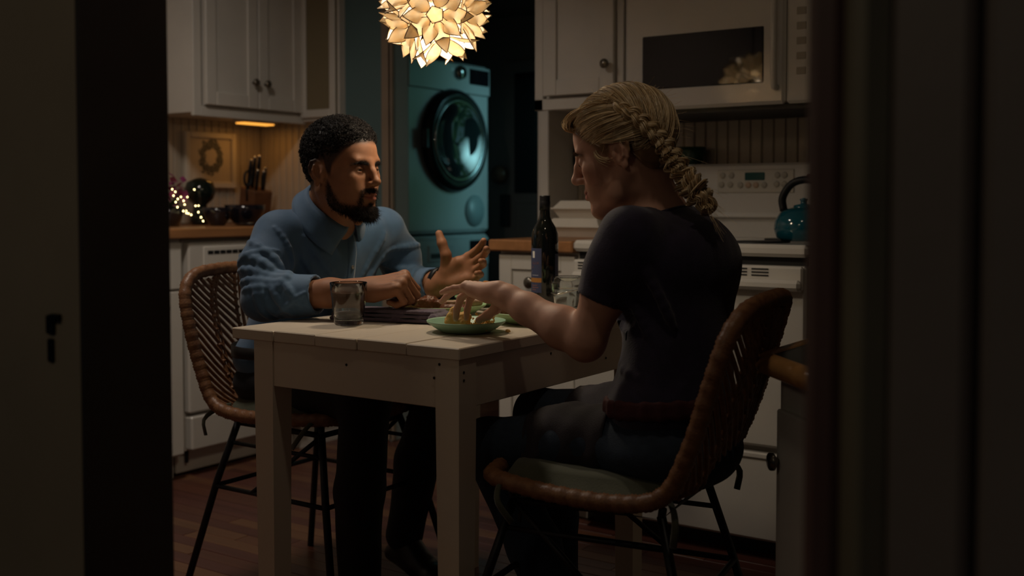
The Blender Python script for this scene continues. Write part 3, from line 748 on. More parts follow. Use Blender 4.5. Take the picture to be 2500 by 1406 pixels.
def petal_mesh():
    m=MB(); L_,Wd=.080,.0200; rows=9; out=[]
    for i in range(rows+1):
        s_=i/rows; w=Wd*(.38+.62*sin(pi/2*s_/.42)) if s_<.42 else Wd*max(0,cos((s_-.42)/.58*pi/2))**1.05
        out.append((s_*L_,w,.010*sin(s_*pi)*.6))
    m.smooth=True
    top=[(x,w,z) for x,w,z in out]; mid=[(x,0,z+.003) for x,w,z in out]; bot=[(x,-w,z) for x,w,z in out]
    vs=top+mid+bot; n=rows+1; fs=[]
    for i in range(rows): fs+= [(i,i+1,n+i+1,n+i),(n+i,n+i+1,2*n+i+1,2*n+i)]
    vs2=[(x,y,z-.0009) for x,y,z in vs]
    m.add(vs,fs); m.add(vs2,[f[::-1] for f in fs])
    m.cur=1
    m.tube(top+bot[::-1][1:]+[top[0]],.0011,5)
    return m
pet0=petal_mesh().build('petal',[M_cap,M_brass],pd); PM=pet0.data
for v in PM.vertices: v.co+=Vector(pd.location)    # mesh kept in its own frame
plate_m=MB(); 
hexp=[(.0225*cos(i*2*pi/5),.0225*sin(i*2*pi/5)) for i in range(5)]
plate_m.prism(hexp,-.0006,.0006); plate_m.cur=1; plate_m.tube([(x,y,0) for x,y in hexp]+[(hexp[0][0],hexp[0][1],0)],.0012,5)
fac0=plate_m.build('facet',[M_cap,M_brass],pd); FM=fac0.data
for v in FM.vertices: v.co+=Vector(pd.location)
g=(1+sqrt(5))/2
ico=[norm(p) for p in [(0,1,g),(0,-1,g),(0,1,-g),(0,-1,-g),(1,g,0),(-1,g,0),(1,-g,0),(-1,-g,0),(g,0,1),(-g,0,1),(g,0,-1),(-g,0,-1)]]
view=norm(np.array((0,0,1.035))-LC); view=norm(view+V3(0,0,-.10))
# turn the lantern so one facet looks out over the table's near corner
def rot_between(a,b):
    return np.array(Vector(a).rotation_difference(Vector(b)).to_matrix())
R0=rot_between(ico[0],view); R1=np.array(Matrix.Rotation(radians(17),3,Vector(view)))
first=True; R_s=.074
rnd=random.Random(8)
for ic_,c in enumerate(ico):
    c=R1@R0@c
    t1=norm(np.cross(c,(0,0,1) if abs(c[2])<.95 else (1,0,0))); t2=np.cross(c,t1)
    Mx=Matrix(np.array([t1,t2,c]).T.tolist()).to_4x4(); Mx.translation=Vector(LC+c*R_s-np.array(pd.location))
    open_=c[2]<-.62      # the lantern is open underneath
    if not open_ or ic_==0:
        f=fac0 if ic_==0 else copy_part(fac0,pd); f.matrix_basis=Mx
    for k in range(5):
        for ring,(ang,til,dr) in enumerate(((0,27,.0),(36,46,-.012))):
            if open_ and ring==1: continue
            a=2*pi*k/5+radians(ang+36); tang=t1*cos(a)+t2*sin(a)
            til2=radians(til+rnd.uniform(-5,5)); d_=tang*cos(til2)+c*sin(til2); nrm=c*cos(til2)-tang*sin(til2); sd=np.cross(nrm,d_)
            base=LC+c*(R_s+dr)+tang*(.020 if ring==0 else .022)
            Mx=Matrix(np.array([d_,sd,nrm]).T.tolist()).to_4x4(); Mx.translation=Vector(base-np.array(pd.location))
            o=pet0 if first else copy_part(pet0,pd); first=False; o.matrix_basis=Mx
MB().tube([LC+V3(0,0,.03),(LC[0],LC[1],2.44)],.004,8).build('cord',mat('cord',(.03,.025,.02),.6),pd)
MB().lathe([(.05,0),(.05,-.012),(.012,-.03),(.001,-.031)],24,(LC[0],LC[1],2.449)).build('canopy',MATS['dark_brass_edge'],pd)
MB().lathe([(.014,.05),(.016,.028),(.012,.02)],16,tuple(LC)).build('socket',MATS['dark_brass_edge'],pd)
MB().lathe([(.001,-.030),(.014,-.026),(.022,-.010),(.018,.008),(.011,.022),(.010,.03)],20,tuple(LC),cap0=False).build('bulb',mat('bulb',(1,.9,.7),.3,emit=(1,.72,.40),estr=16),pd)
l=bpy.data.lights.new('pendant_bulb','POINT'); l.energy=5.2; l.color=(1,.82,.60); l.shadow_soft_size=.03
o=bpy.data.objects.new('pendant_bulb',l); COL.objects.link(o); o.location=Vector(LC-V3(0,0,.036))-pd.location; o.parent=pd

l=bpy.data.lights.new('pendant_downlight','SPOT'); l.energy=4.5; l.color=(1,.84,.62); l.shadow_soft_size=.035; l.spot_size=radians(166); l.spot_blend=.35
o=bpy.data.objects.new('pendant_downlight',l); COL.objects.link(o); o.location=Vector(LC-V3(0,0,.128))-pd.location; o.parent=pd
# ------------------------------------------------------------------ tableware
M_jade=mat('jade_glass',(.32,.50,.25),.45,vary=.04,sss=.15)
M_jade2=mat('blue_jade_glass',(.27,.46,.31),.45,vary=.04,sss=.15)
def plate(label,c,R,m,hh=.026):
    p=MB().lathe([(.001,.004),(R*.60,.004),(R*.66,.008),(R*.80,.016),(R*.97,hh-.002),(R,hh),(R*.995,hh-.004),(R*.80,.010),(R*.62,.001),(R*.58,0),(R*.54,.002),(.001,.002)],56,c,cap0=False,cap1=False).build('plate',m,None,loc=c)
    return tag(p,label,'plate','green glass plates')
P1,P2,P3,P4=(-1.424,1.930,.7505),(-1.693,2.175,.7505),(-1.402,2.168,.7505),(-1.745,2.455,.7505)
plate('small pale-green glass plate of crumbled cornbread under the woman\'s hand',P1,.087,M_jade2)
plate('green glass dinner plate of ribs in front of the man',P2,.122,M_jade,.029)
plate('green glass dinner plate of meat beside the woman\'s forearm',P3,.106,M_jade,.028)
plate('green glass plate with a fried piece at the far table edge',P4,.085,M_jade)

def lumpy(name,label,cat,prims,m,h=.0025,amp=.003,freq=260,seed=1,group=None,parent=None):
    s=SDF(); lo=np.min([np.minimum(p[0],p[1])-p[2] for p in prims],0); 
    for a,b,ra,rb in prims: s.cap(a,b,ra,rb,k=.012)
    s.disp=lambda X,d:amp*noise3(X,seed,8,freq)+amp*.5*noise3(X,seed+9,8,freq*2.6)
    Vv,F=s.mesh(h); z=Vv[:,2].min(); c=(Vv[:,0].mean(),Vv[:,1].mean(),z)
    o=np_mesh(name,Vv,F,m,parent,loc=c)
    if label: tag(o,label,cat,group)
    return o
M_meat=mat('roast_meat',(.21,.075,.030),.38,vary=.5,vscale=70,bump=.5,bscale=160,col2=(.10,.030,.015))
M_fry=mat('fried_crust',(.42,.17,.045),.45,vary=.4,vscale=80,bump=.5,bscale=180)
M_bone=mat('bone',(.38,.22,.13),.45,vary=.2,vscale=40)
M_corn=mat('cornbread',(.74,.50,.17),.8,vary=.25,vscale=90,bump=.6,bscale=200,col2=(.58,.32,.09))
M_rice=mat('rice',(.70,.60,.42),.6,vary=.12,vscale=60)
z2=.7505+.010
lumpy('roast_rib','browned drumstick with bone on the man\'s plate','meat',[((-1.735,2.120,z2+.016),(-1.700,2.150,z2+.017),.020,.022),((-1.700,2.150,z2+.02),(-1.665,2.165,z2+.016),.018,.011)],M_meat,seed=3)
ob=lumpy('rib_bone','bare rib bone lying on the man\'s plate','meat',[((-1.668,2.165,z2+.022),(-1.605,2.205,z2+.024),.007,.0065),((-1.605,2.205,z2+.024),(-1.592,2.212,z2+.024),.009,.009)],M_bone,amp=.001,seed=5)
lumpy('roast_rib','dark chunk of rib meat beside the bone on the man\'s plate','meat',[((-1.640,2.130,z2+.010),(-1.600,2.155,z2+.010),.013,.014)],M_meat,seed=7)
lumpy('shredded_meat','small heap of shredded meat at the near rim of the man\'s plate','meat',[((-1.700,2.105,z2+.003),(-1.655,2.120,z2+.003),.008,.007)],M_fry,amp=.003,freq=500,seed=8)
lumpy('roast_rib','dark roast meat on the plate beside the woman\'s forearm','meat',[((-1.462,2.135,.772),(-1.425,2.150,.772),.014,.016)],M_meat,seed=11)
lumpy('rice_serving','pale heap of rice on the plate beside the woman\'s forearm','rice',[((-1.37,2.19,.768),(-1.345,2.205,.768),.018,.016)],M_rice,amp=.002,freq=700,seed=12)
lumpy('fried_piece','orange-brown fried piece behind the woman\'s hand','fried food',[((-1.765,2.447,.790),(-1.715,2.452,.789),.020,.020),((-1.735,2.45,.806),(-1.715,2.452,.800),.013,.010)],M_fry,seed=13)
lumpy('cornbread_wedge','torn cornbread wedge pinched by the woman\'s fingers','cornbread',[((-1.452,1.918,.773),(-1.450,1.920,.792),.018,.012),((-1.428,1.926,.771),(-1.426,1.929,.783),.017,.012)],M_corn,amp=.003,freq=300,seed=15)
# crumbs: nobody could count them
rs=np.random.RandomState(5); cr=MB(); cr.smooth=False
for i in range(700):
    t=rs.rand(); 
    if i<560: x,y=-1.388+rs.normal()*.017,1.948+rs.normal()*.017; zz=.758+abs(rs.normal())*.015*(1-min(1,(abs(x+1.388)+abs(y-1.948))/.065))
    else: x,y=-1.455+rs.normal()*.014,1.912+rs.normal()*.013; zz=.757+abs(rs.normal())*.004
    if (x-P1[0])**2+(y-P1[1])**2>.066**2: continue
    r=rs.uniform(.0016,.0042); q=rs.normal(size=(6,3))*.25+np.array([(1,0,0),(-1,0,0),(0,1,0),(0,-1,0),(0,0,1),(0,0,-1)])
    cr.add([(x+a*r,y+b*r,zz+c*r) for a,b,c in q],[(0,2,4),(2,1,4),(1,3,4),(3,0,4),(2,0,5),(1,2,5),(3,1,5),(0,3,5)])
tag(cr.build('cornbread_crumbs',M_corn,None,loc=P1),'loose yellow cornbread crumbs on the small plate','crumbs',kind='stuff')
lumpy('table_crumb','single cornbread crumb on the bare table right of the small plate','crumb',[((-1.338,1.962,.7545),(-1.334,1.964,.7545),.0035,.0035)],M_corn,h=.0012,amp=.001,freq=900,seed=20)

# napkin: folded cloth, three layers
M_nap=mat('plum_linen',(.105,.075,.105),.9,vary=.15,vscale=40,bump=.35,bscale=320,sheen=.3)
nk=SDF(); ang=radians(14); ax=np.array([cos(ang),sin(ang),0]); ay=np.array([-sin(ang),cos(ang),0]); az=np.array([0,0,1.]); Rn=np.array([ax,ay,az]).T
nc=np.array([-1.712,2.006,.7505])
for i,(hx,hy,off) in enumerate(((.138,.042,0),(.136,.040,.002),(.132,.039,.003))): nk.box(nc+az*(.0056+i*.0098)+ax*off,(hx-.004,hy-.004,.0006),Rn,.0036,k=.0008)
nk.cap(nc+ax*.135-ay*.04+az*.012,nc+ax*.135+ay*.04+az*.012,.0115,k=.004)
nk.disp=lambda X,d:.0010*noise3(X,3,6,90)+.0006*noise3(X,4,6,260)
Vv,F=nk.mesh(.0018); tag(np_mesh('napkin',Vv,F,M_nap,None,loc=tuple(nc)),'folded plum linen napkin under the man\'s forearm','napkin')

# tumblers
M_glass=mat('clear_glass',(.93,.95,.94),.02,trans=1.0,ior=1.48)
M_water=mat('dark_water',(.70,.74,.74),.0,trans=1.0,ior=1.33)
def tumbler(label,c,R0,R1,h,fill):
    t=thing('tumbler',label,'glass',c,'drinking glasses')
    th=.0022
    pr=[(.001,.0),(R0-.003,.0),(R0,.004),(R0+.002,h*.25),(R0+(R1-R0)*.55,h*.5),(R1-.001,h*.78),(R1,h-.001),(R1-.0012,h),(R1-th,h-.002),(R1-.001-th,h*.78),(R0+(R1-R0)*.55-th,h*.5),(R0+.002-th,h*.25),(R0-th,.016),(R0-.006,.012),(.001,.012)]
    MB().lathe(pr,48,c,cap0=False,cap1=False).build('glass_body',M_glass,t)
    zf=h*fill; e=.0006
    def rad(z):
        zs=[.0125,.016,h*.25,h*.5,h*.78,h]; rr=[R0-.006,R0-th,R0+.002-th,R0+(R1-R0)*.55-th,R1-.001-th,R1-th]; return np.interp(z,zs,rr)-e
    wz=[.0125,.017,h*.25,h*.5,zf-.001,zf]
    MB().lathe([(.001,.0125)]+[(rad(z),z) for z in wz]+[(rad(zf)-.003,zf-.0005),(.001,zf-.0005)],48,c,cap0=False,cap1=False).build('drink',M_water,t)
    return t
tumbler('clear tumbler of water at the table edge near the man\'s arm',(-1.731,1.887,.7505),.0335,.0435,.099,.76)
tumbler('clear tumbler of water beside the wine bottle',(-1.462,2.425,.7505),.034,.0445,.092,.66)

# wine bottle
BT=(-1.59,2.515,.7505)
bt=thing('wine_bottle','dark wine bottle with blue label and orange band','bottle',BT)
M_bot=mat('dark_bottle_glass',(.004,.005,.004),.04,coat=.6)
MB().lathe([(.001,.006),(.028,.0),(.034,.002),(.0365,.010),(.0367,.185),(.0355,.200),(.030,.216),(.020,.232),(.0155,.245),(.0140,.262),(.0138,.275)],48,BT,cap0=False).build('glass_body',M_bot,bt)
cp_=MB().lathe([(.0150,.262),(.0152,.286),(.0142,.288),(.0150,.290),(.0142,.2925),(.0150,.295),(.0142,.297),(.0150,.299),(.0145,.302),(.001,.3025)],32,BT,cap1=False); cp_.build('screw_cap',mat('black_cap',(.012,.012,.013),.3,metal=.3),bt)
def arc_panel(a0,a1,z0,z1,r,n=18):
    A=np.linspace(a0,a1,n); P=np.zeros((n,2,3))
    for i,a in enumerate(A): P[i,0]=(BT[0]+r*cos(a),BT[1]+r*sin(a),BT[2]+z0); P[i,1]=(BT[0]+r*cos(a),BT[1]+r*sin(a),BT[2]+z1)
    return MB().grid(P)
ca=math.atan2(-BT[1],-BT[0])       # direction towards the table's near side
la0,la1=ca-radians(132),ca-radians(14)
lb=arc_panel(la0,la1,.040,.160,.0369,26).build('label',mat('label_blue',(.042,.050,.105),.55),bt)
arc_panel(la0,la1,.068,.080,.0371,26).build('label_band',mat('label_orange',(.34,.15,.035),.5),lb)
arc_panel(ca-radians(62),ca-radians(47),.134,.152,.0371,6).build('label_emblem',mat('label_white',(.55,.53,.50),.5),lb)
arc_panel(ca+radians(48),ca+radians(110),.045,.145,.0369).build('back_label',MATS['label_blue'],bt)
def arc_text(txt,size,z,a_c,m):
    cu=bpy.data.curves.new('t','FONT'); cu.body=txt; cu.size=size; cu.align_x='CENTER'; ob=bpy.data.objects.new('t',cu); COL.objects.link(ob)
    dg=bpy.context.evaluated_depsgraph_get(); me=bpy.data.meshes.new_from_object(ob.evaluated_get(dg)); bpy.data.objects.remove(ob)
    v=np.zeros(len(me.vertices)*3); me.vertices.foreach_get('co',v); v=v.reshape(-1,3); r=.0372; a=a_c+v[:,0]/r
    w=np.stack([r*np.cos(a),r*np.sin(a),z+v[:,1]],1); me.vertices.foreach_set('co',w.ravel()); me.update(); me.materials.clear(); me.materials.append(m)
    o=bpy.data.objects.new('label_print',me); COL.objects.link(o); o.parent=lb; return o
M_pr=mat('label_print_red',(.20,.085,.075),.5); M_pw=mat('label_print_pale',(.36,.36,.40),.5)
lc=ca-radians(44)
arc_text('ELLOR',.0085,.117,lc,M_pr); arc_text('OP',.0075,.106,lc-.30,M_pr); arc_text('Y',.0075,.094,lc-.42,M_pw)
arc_panel(ca-radians(66),ca-radians(28),.0865,.0880,.0371,8).build('label_print',M_pw,lb)          # lines too small to read
for k_,(z_,a_) in enumerate(((.059,34),(.053,28),(.047,40))): arc_panel(ca-radians(66),ca-radians(a_),z_,z_+.0022,.0371,8).build('label_print',M_pr,lb)
# fork held in the woman's other hand
fk=thing('fork','steel fork held over the plate behind the tumbler','fork',(-1.36,2.30,.80))
M_steel=mat('steel',(.55,.54,.52),.2,metal=1)
fa,fb=V3(-1.447,2.330,.802),V3(-1.262,2.288,.842); fd=norm(fb-fa); fsid=norm(np.cross(fd,(0,0,1)))
MB().tube([fa+fd*.065,fa+fd*.08,fb],[.003,.0028,.0042],8,flat=((0,0,1),.5)).build('handle',M_steel,fk)
MB().tube([fa+fd*.038,fa+fd*.05,fa+fd*.068],[.011,.0105,.003],10,flat=(np.cross(fsid,fd),.14)).build('head',M_steel,fk)
for i in range(4):
    o_=fsid*(i-1.5)*.0058
    MB().tube([fa+o_+V3(0,0,.006),fa+fd*.02+o_+V3(0,0,-.001),fa+fd*.042+o_],[.0010,.0014,.0016],6).build('tine',M_steel,fk)

# ------------------------------------------------------------------ things on the left worktop and wall
M_fr=mat('frame_white',(.66,.60,.50),.5); M_mt=mat('mat_board',(.60,.53,.43),.7); 
pf=thing('picture','white framed picture of a grey wreath on the left wall','picture',(-3.862,3.31,1.09))
def bar(m,*a): m.box(*a,b=.003)
fm_=MB(); Y0,Y1,Z0_,Z1_=3.165,3.452,1.098,1.345
for a in((Y0,Y0+.026,Z0_,Z1_),(Y1-.026,Y1,Z0_,Z1_),(Y0+.026,Y1-.026,Z0_,Z0_+.026),(Y0+.026,Y1-.026,Z1_-.026,Z1_)): bar(fm_,-3.868,-3.846,*a)
fm_.build('frame',M_fr,pf)
pp=B(-3.868,-3.860,Y0+.02,Y1-.02,Z0_+.02,Z1_-.02).build('print_sheet',M_mt,pf)
rs=np.random.RandomState(2); wr_=MB()
for i in range(460):
    a=rs.rand()*2*pi; rr=.055+rs.normal()*.008; c=np.array([0,cos(a)*rr*.95,sin(a)*rr*1.1]); d=np.array([0,-sin(a),cos(a)])+rs.normal(size=3)*.5; d[0]=0; d=norm(d)*rs.uniform(.008,.016); n_=np.array([0,-d[2],d[1]])*.3; o_=np.array([-3.8595+i*1e-6,3.313,1.235])
    wr_.add([o_+c-d,o_+c+n_,o_+c+d,o_+c-n_],[(0,1,2,3)])
wr_.build('wreath_print',mat('wreath_grey',(.13,.13,.12),.7,vary=.4,vscale=60),pp)
# knife block and knives
M_blk=mat('knife_block_wood',(.17,.075,.035),.5,vary=.2,vscale=20)
kd=norm((.25,-.10,.95))
kb=MB().obox((-3.70,3.425,1.024),(0,1,0),norm(np.cross((0,1,0),kd))*-1,kd,.055,.048,.072,b=.005).build('knife_block',M_blk,None,loc=(-3.70,3.42,.938)); tag(kb,'dark wooden knife block in the corner of the left worktop','knife block')
for i,(dy,dx,L_,lab) in enumerate([(-.035,-.015,.135,'longest black-handled knife in the block, far left'),(-.008,-.02,.150,'tall black-handled knife in the middle of the block'),(.016,-.018,.155,'tall black-handled knife right of the middle of the block'),(.036,.005,.100,'short black-handled knife at the block\'s right'),(.012,.022,.085,'small front knife of the block'),(-.022,.02,.09,'small front knife left in the block')]):
    base=np.array([-3.70+dx,3.425+dy,1.024])+kd*.068
    k=thing('kitchen_knife',lab,'knife',tuple(base),'knives in the block')
    MB().tube([base,base+kd*.02,base+kd*L_*.75,base+kd*L_],[.008,.009,.0105,.007],8,flat=((1,0,0),.6)).build('handle',M_black,k)
    MB().lathe([(.0075,-.004),(.0085,0),(.006,.004)],10,base+kd*L_,kd).build('end_cap',M_steel,k)
so=thing('scissors','black kitchen scissors handle sticking out of the block','scissors',(-3.69,3.38,1.06))
MB().tube([np.array([-3.69,3.366,1.06])+kd*.06+V3(0,cos(a)*.020,sin(a)*.034)+V3(0,0,.02) for a in np.linspace(0,2*pi,20,endpoint=False)],.006,6,closed=True).build('handle',M_black,so)
MB().tube([np.array([-3.69,3.372,1.04]),np.array([-3.69,3.368,1.09])+kd*.03],.008,8).build('shank',M_black,so)
# dark glass bowls
M_dg=mat('dark_glassware',(.012,.010,.016),.08,coat=.6)
def bowl(label,c,R,h,name='glass_bowl'):
    return tag(MB().lathe([(.001,.004),(R*.45,.0),(R*.5,.004),(R*.8,h*.35),(R*.97,h*.75),(R,h),(R*.96,h),(R*.92,h*.75),(R*.75,h*.38),(.001,.012)],36,c,cap0=False,cap1=False).build(name,M_dg,None,loc=c),label,'bowl','dark glass bowls')
bowl('dark glass bowl nearest the knife block on the left worktop',(-3.52,3.20,.9385),.085,.085)
bowl('dark glass bowl in front of the picture frame',(-3.50,3.035,.9385),.060,.075)
tag(MB().lathe([(.001,0),(.055,0),(.062,.01),(.062,.012),(.001,.013)],28,(-3.40,3.12,.9385)).build('saucer',M_dg,None,loc=(-3.40,3.12,.9385)),'small dark glass saucer at the worktop edge','saucer')
# round dark vase, orchid pot with purple bloom, fairy lights
vs_=(-3.70,3.115,.9385)
tag(MB().lathe([(.001,0),(.035,0),(.045,.02),(.030,.06),(.028,.085),(.055,.11),(.066,.145),(.055,.18),(.02,.197),(.001,.2)],32,vs_,cap0=False,cap1=False).build('vase',mat('dark_green_glaze',(.008,.014,.010),.12,coat=.5),None,loc=vs_),'dark round vase behind the fairy lights','vase')
fp=thing('potted_plant','purple flowering plant in a dark pot wrapped in fairy lights','plant',(-3.56,2.84,.9385))
pc=(-3.56,2.84,.9385)
MB().lathe([(.001,0),(.04,0),(.055,.05),(.058,.07),(.052,.07),(.045,.05),(.001,.045)],24,pc,cap0=False,cap1=False).build('pot',M_dg,fp)
rs=np.random.RandomState(6); M_pet=mat('plum_petal',(.24,.035,.12),.55,vary=.3,vscale=50); M_lf=mat('dark_leaf',(.015,.035,.012),.5)
for i in range(44):
    c=np.array([pc[0]+.02+rs.normal()*.018,pc[1]+.012+rs.normal()*.022,pc[2]+.135+rs.normal()*.026]); d=norm(rs.normal(size=3)); u=norm(np.cross(d,(.3,.2,1))); L_=.036
    MB().add([c,c+d*L_*.5+u*.016,c+d*L_,c+d*L_*.5-u*.016],[(0,1,2,3)]).build('petal',M_pet,fp)
for i in range(16):
    a=rs.rand()*6.28; c=np.array(pc)+V3(0,0,.06); d=norm((cos(a),sin(a),rs.uniform(.1,.9))); u=norm(np.cross(d,(0,0,1))); L_=rs.uniform(.05,.085)
    MB().add([c,c+d*L_*.5+u*.016+V3(0,0,.006),c+d*L_,c+d*L_*.5-u*.016+V3(0,0,.006)],[(0,1,2,3)]).build('leaf',M_lf,fp)
fl=thing('fairy_lights','string of warm fairy lights on the left worktop','lights',(-3.52,2.84,.9385))
M_fl=mat('fairy_bulb',(1,.9,.5),.4,emit=(1,.80,.36),estr=9)
M_wire=mat('wire',(.10,.08,.05),.4,metal=.7)
pts=[]
for (px,py,pz) in [(-3.50,2.905,1.085),(-3.50,2.92,1.075),(-3.48,2.895,1.06),(-3.48,2.915,1.047),(-3.48,2.93,1.055),(-3.48,2.905,1.035),(-3.47,2.935,1.04),(-3.47,2.94,1.025),(-3.47,2.905,1.015),(-3.46,2.925,1.00),(-3.46,2.94,.992),(-3.46,2.95,.99),(-3.45,2.955,.985),(-3.46,2.985,1.02),(-3.46,3.0,1.02),(-3.45,2.99,.995),(-3.44,2.995,.975),(-3.44,3.005,.96),(-3.52,2.995,1.055),(-3.52,3.03,1.085),(-3.48,2.955,1.0)]:
    pts.append((px,py-.095,pz))
pts.sort(key=lambda p:(round(p[1]*30),p[2]))
MB().tube(smoothline(pts,120),.0009,4).build('wire',M_wire,fl)
b0=MB().lathe([(.001,-.0026),(.0018,-.0015),(.0024,0),(.0018,.0015),(.001,.0026)],8,(0,0,0),cap0=False,cap1=False).build('bulb',M_fl,None)
for i,p in enumerate(pts):
    o=b0 if i==0 else b0.copy()
    if i: COL.objects.link(o)
    o.parent=fl; o.location=Vector(p)-fl.location

# ------------------------------------------------------------------ things on the right worktop and range
M_foam=mat('white_foam',(.66,.61,.53),.7,vary=.04,bump=.15,bscale=120)
def clam(label,c,w,d,h,tilt=0):
    t=thing('takeout_box',label,'box',c,'foam takeout boxes')
    def fr(z0,z1,e0,e1): 
        m=MB(); x,y,z=c
        a=[(x-w/2+e0,y-d/2+e0,z+z0),(x+w/2-e0,y-d/2+e0,z+z0),(x+w/2-e0,y+d/2-e0,z+z0),(x-w/2+e0,y+d/2-e0,z+z0)]
        b=[(x-w/2+e1,y-d/2+e1,z+z1+tilt),(x+w/2-e1,y-d/2+e1,z+z1-tilt),(x+w/2-e1,y+d/2-e1,z+z1-tilt),(x-w/2+e1,y+d/2-e1,z+z1+tilt)]
        return m.add(a+b,[(3,2,1,0),(4,5,6,7),(0,1,5,4),(1,2,6,5),(2,3,7,6),(3,0,4,7)])
    fr(0,h*.5,.022,.004).build('tray',M_foam,t); B(c[0]-w/2-.004,c[0]+w/2+.004,c[1]-d/2-.004,c[1]+d/2+.004,c[2]+h*.5,c[2]+h*.5+.006,b=.002).build('hinge_rim',M_foam,t); fr(h*.5+.006,h,.004,.024).build('lid',M_foam,t)
clam('lower white foam takeout box on the right worktop',(-1.975,3.40,.9115),.225,.21,.066)
clam('upper white foam takeout box stacked on the other one',(-1.955,3.405,.978),.215,.20,.062)
KC=(-1.108,3.20,.9195)
kt=thing('kettle','teal enamel kettle with black handle on the range','kettle',KC)
M_tl=mat('teal_enamel',(.006,.085,.12),.10,coat=.7)
MB().lathe([(.001,0),(.066,0),(.080,.010),(.088,.035),(.085,.060),(.070,.084),(.045,.097),(.030,.100)],40,KC,cap0=False).build('pot',M_tl,kt)
MB().lathe([(.032,.099),(.030,.106),(.010,.110),(.010,.118),(.014,.124),(.001,.128)],24,KC,cap0=False,cap1=False).build('lid',M_tl,kt)
MB().tube([np.array(KC)+V3(.068,-.02,.066),np.array(KC)+V3(.088,-.024,.088),np.array(KC)+V3(.098,-.028,.100)],[.020,.015,.012],12).build('spout',M_black,kt)
MB().tube(smoothline([np.array(KC)+V3(-.062,0,.088),np.array(KC)+V3(-.066,0,.130),np.array(KC)+V3(-.035,0,.172),np.array(KC)+V3(.015,0,.182),np.array(KC)+V3(.058,0,.165),np.array(KC)+V3(.075,0,.12),np.array(KC)+V3(.072,0,.085)],26),.0115,10,flat=((0,1,0),1.3)).build('handle',M_black,kt)
tag(MB().lathe([(.001,0),(.03,0),(.040,.012),(.050,.04),(.052,.062),(.048,.062),(.045,.04),(.001,.015)],28,(-1.637,3.553,1.1655),cap0=False,cap1=False).build('cup',mat('dark_green_cup',(.010,.045,.02),.25),None,loc=(-1.637,3.553,1.1655)),'dark green cup on top of the range backguard','cup')
ut=thing('wall_hook','black iron hook bracket on the beadboard behind the woman\'s face','hook',(-2.13,3.615,1.12))
MB().tube(smoothline([(-2.13,3.612,1.30),(-2.12,3.585,1.26),(-2.13,3.58,1.20),(-2.12,3.59,1.14),(-2.13,3.612,1.12)],16),.009,8).build('hook_bar',M_black,ut)
B(-2.15,-2.11,3.606,3.619,1.28,1.33,b=.002).build('hook_plate',M_black,ut)
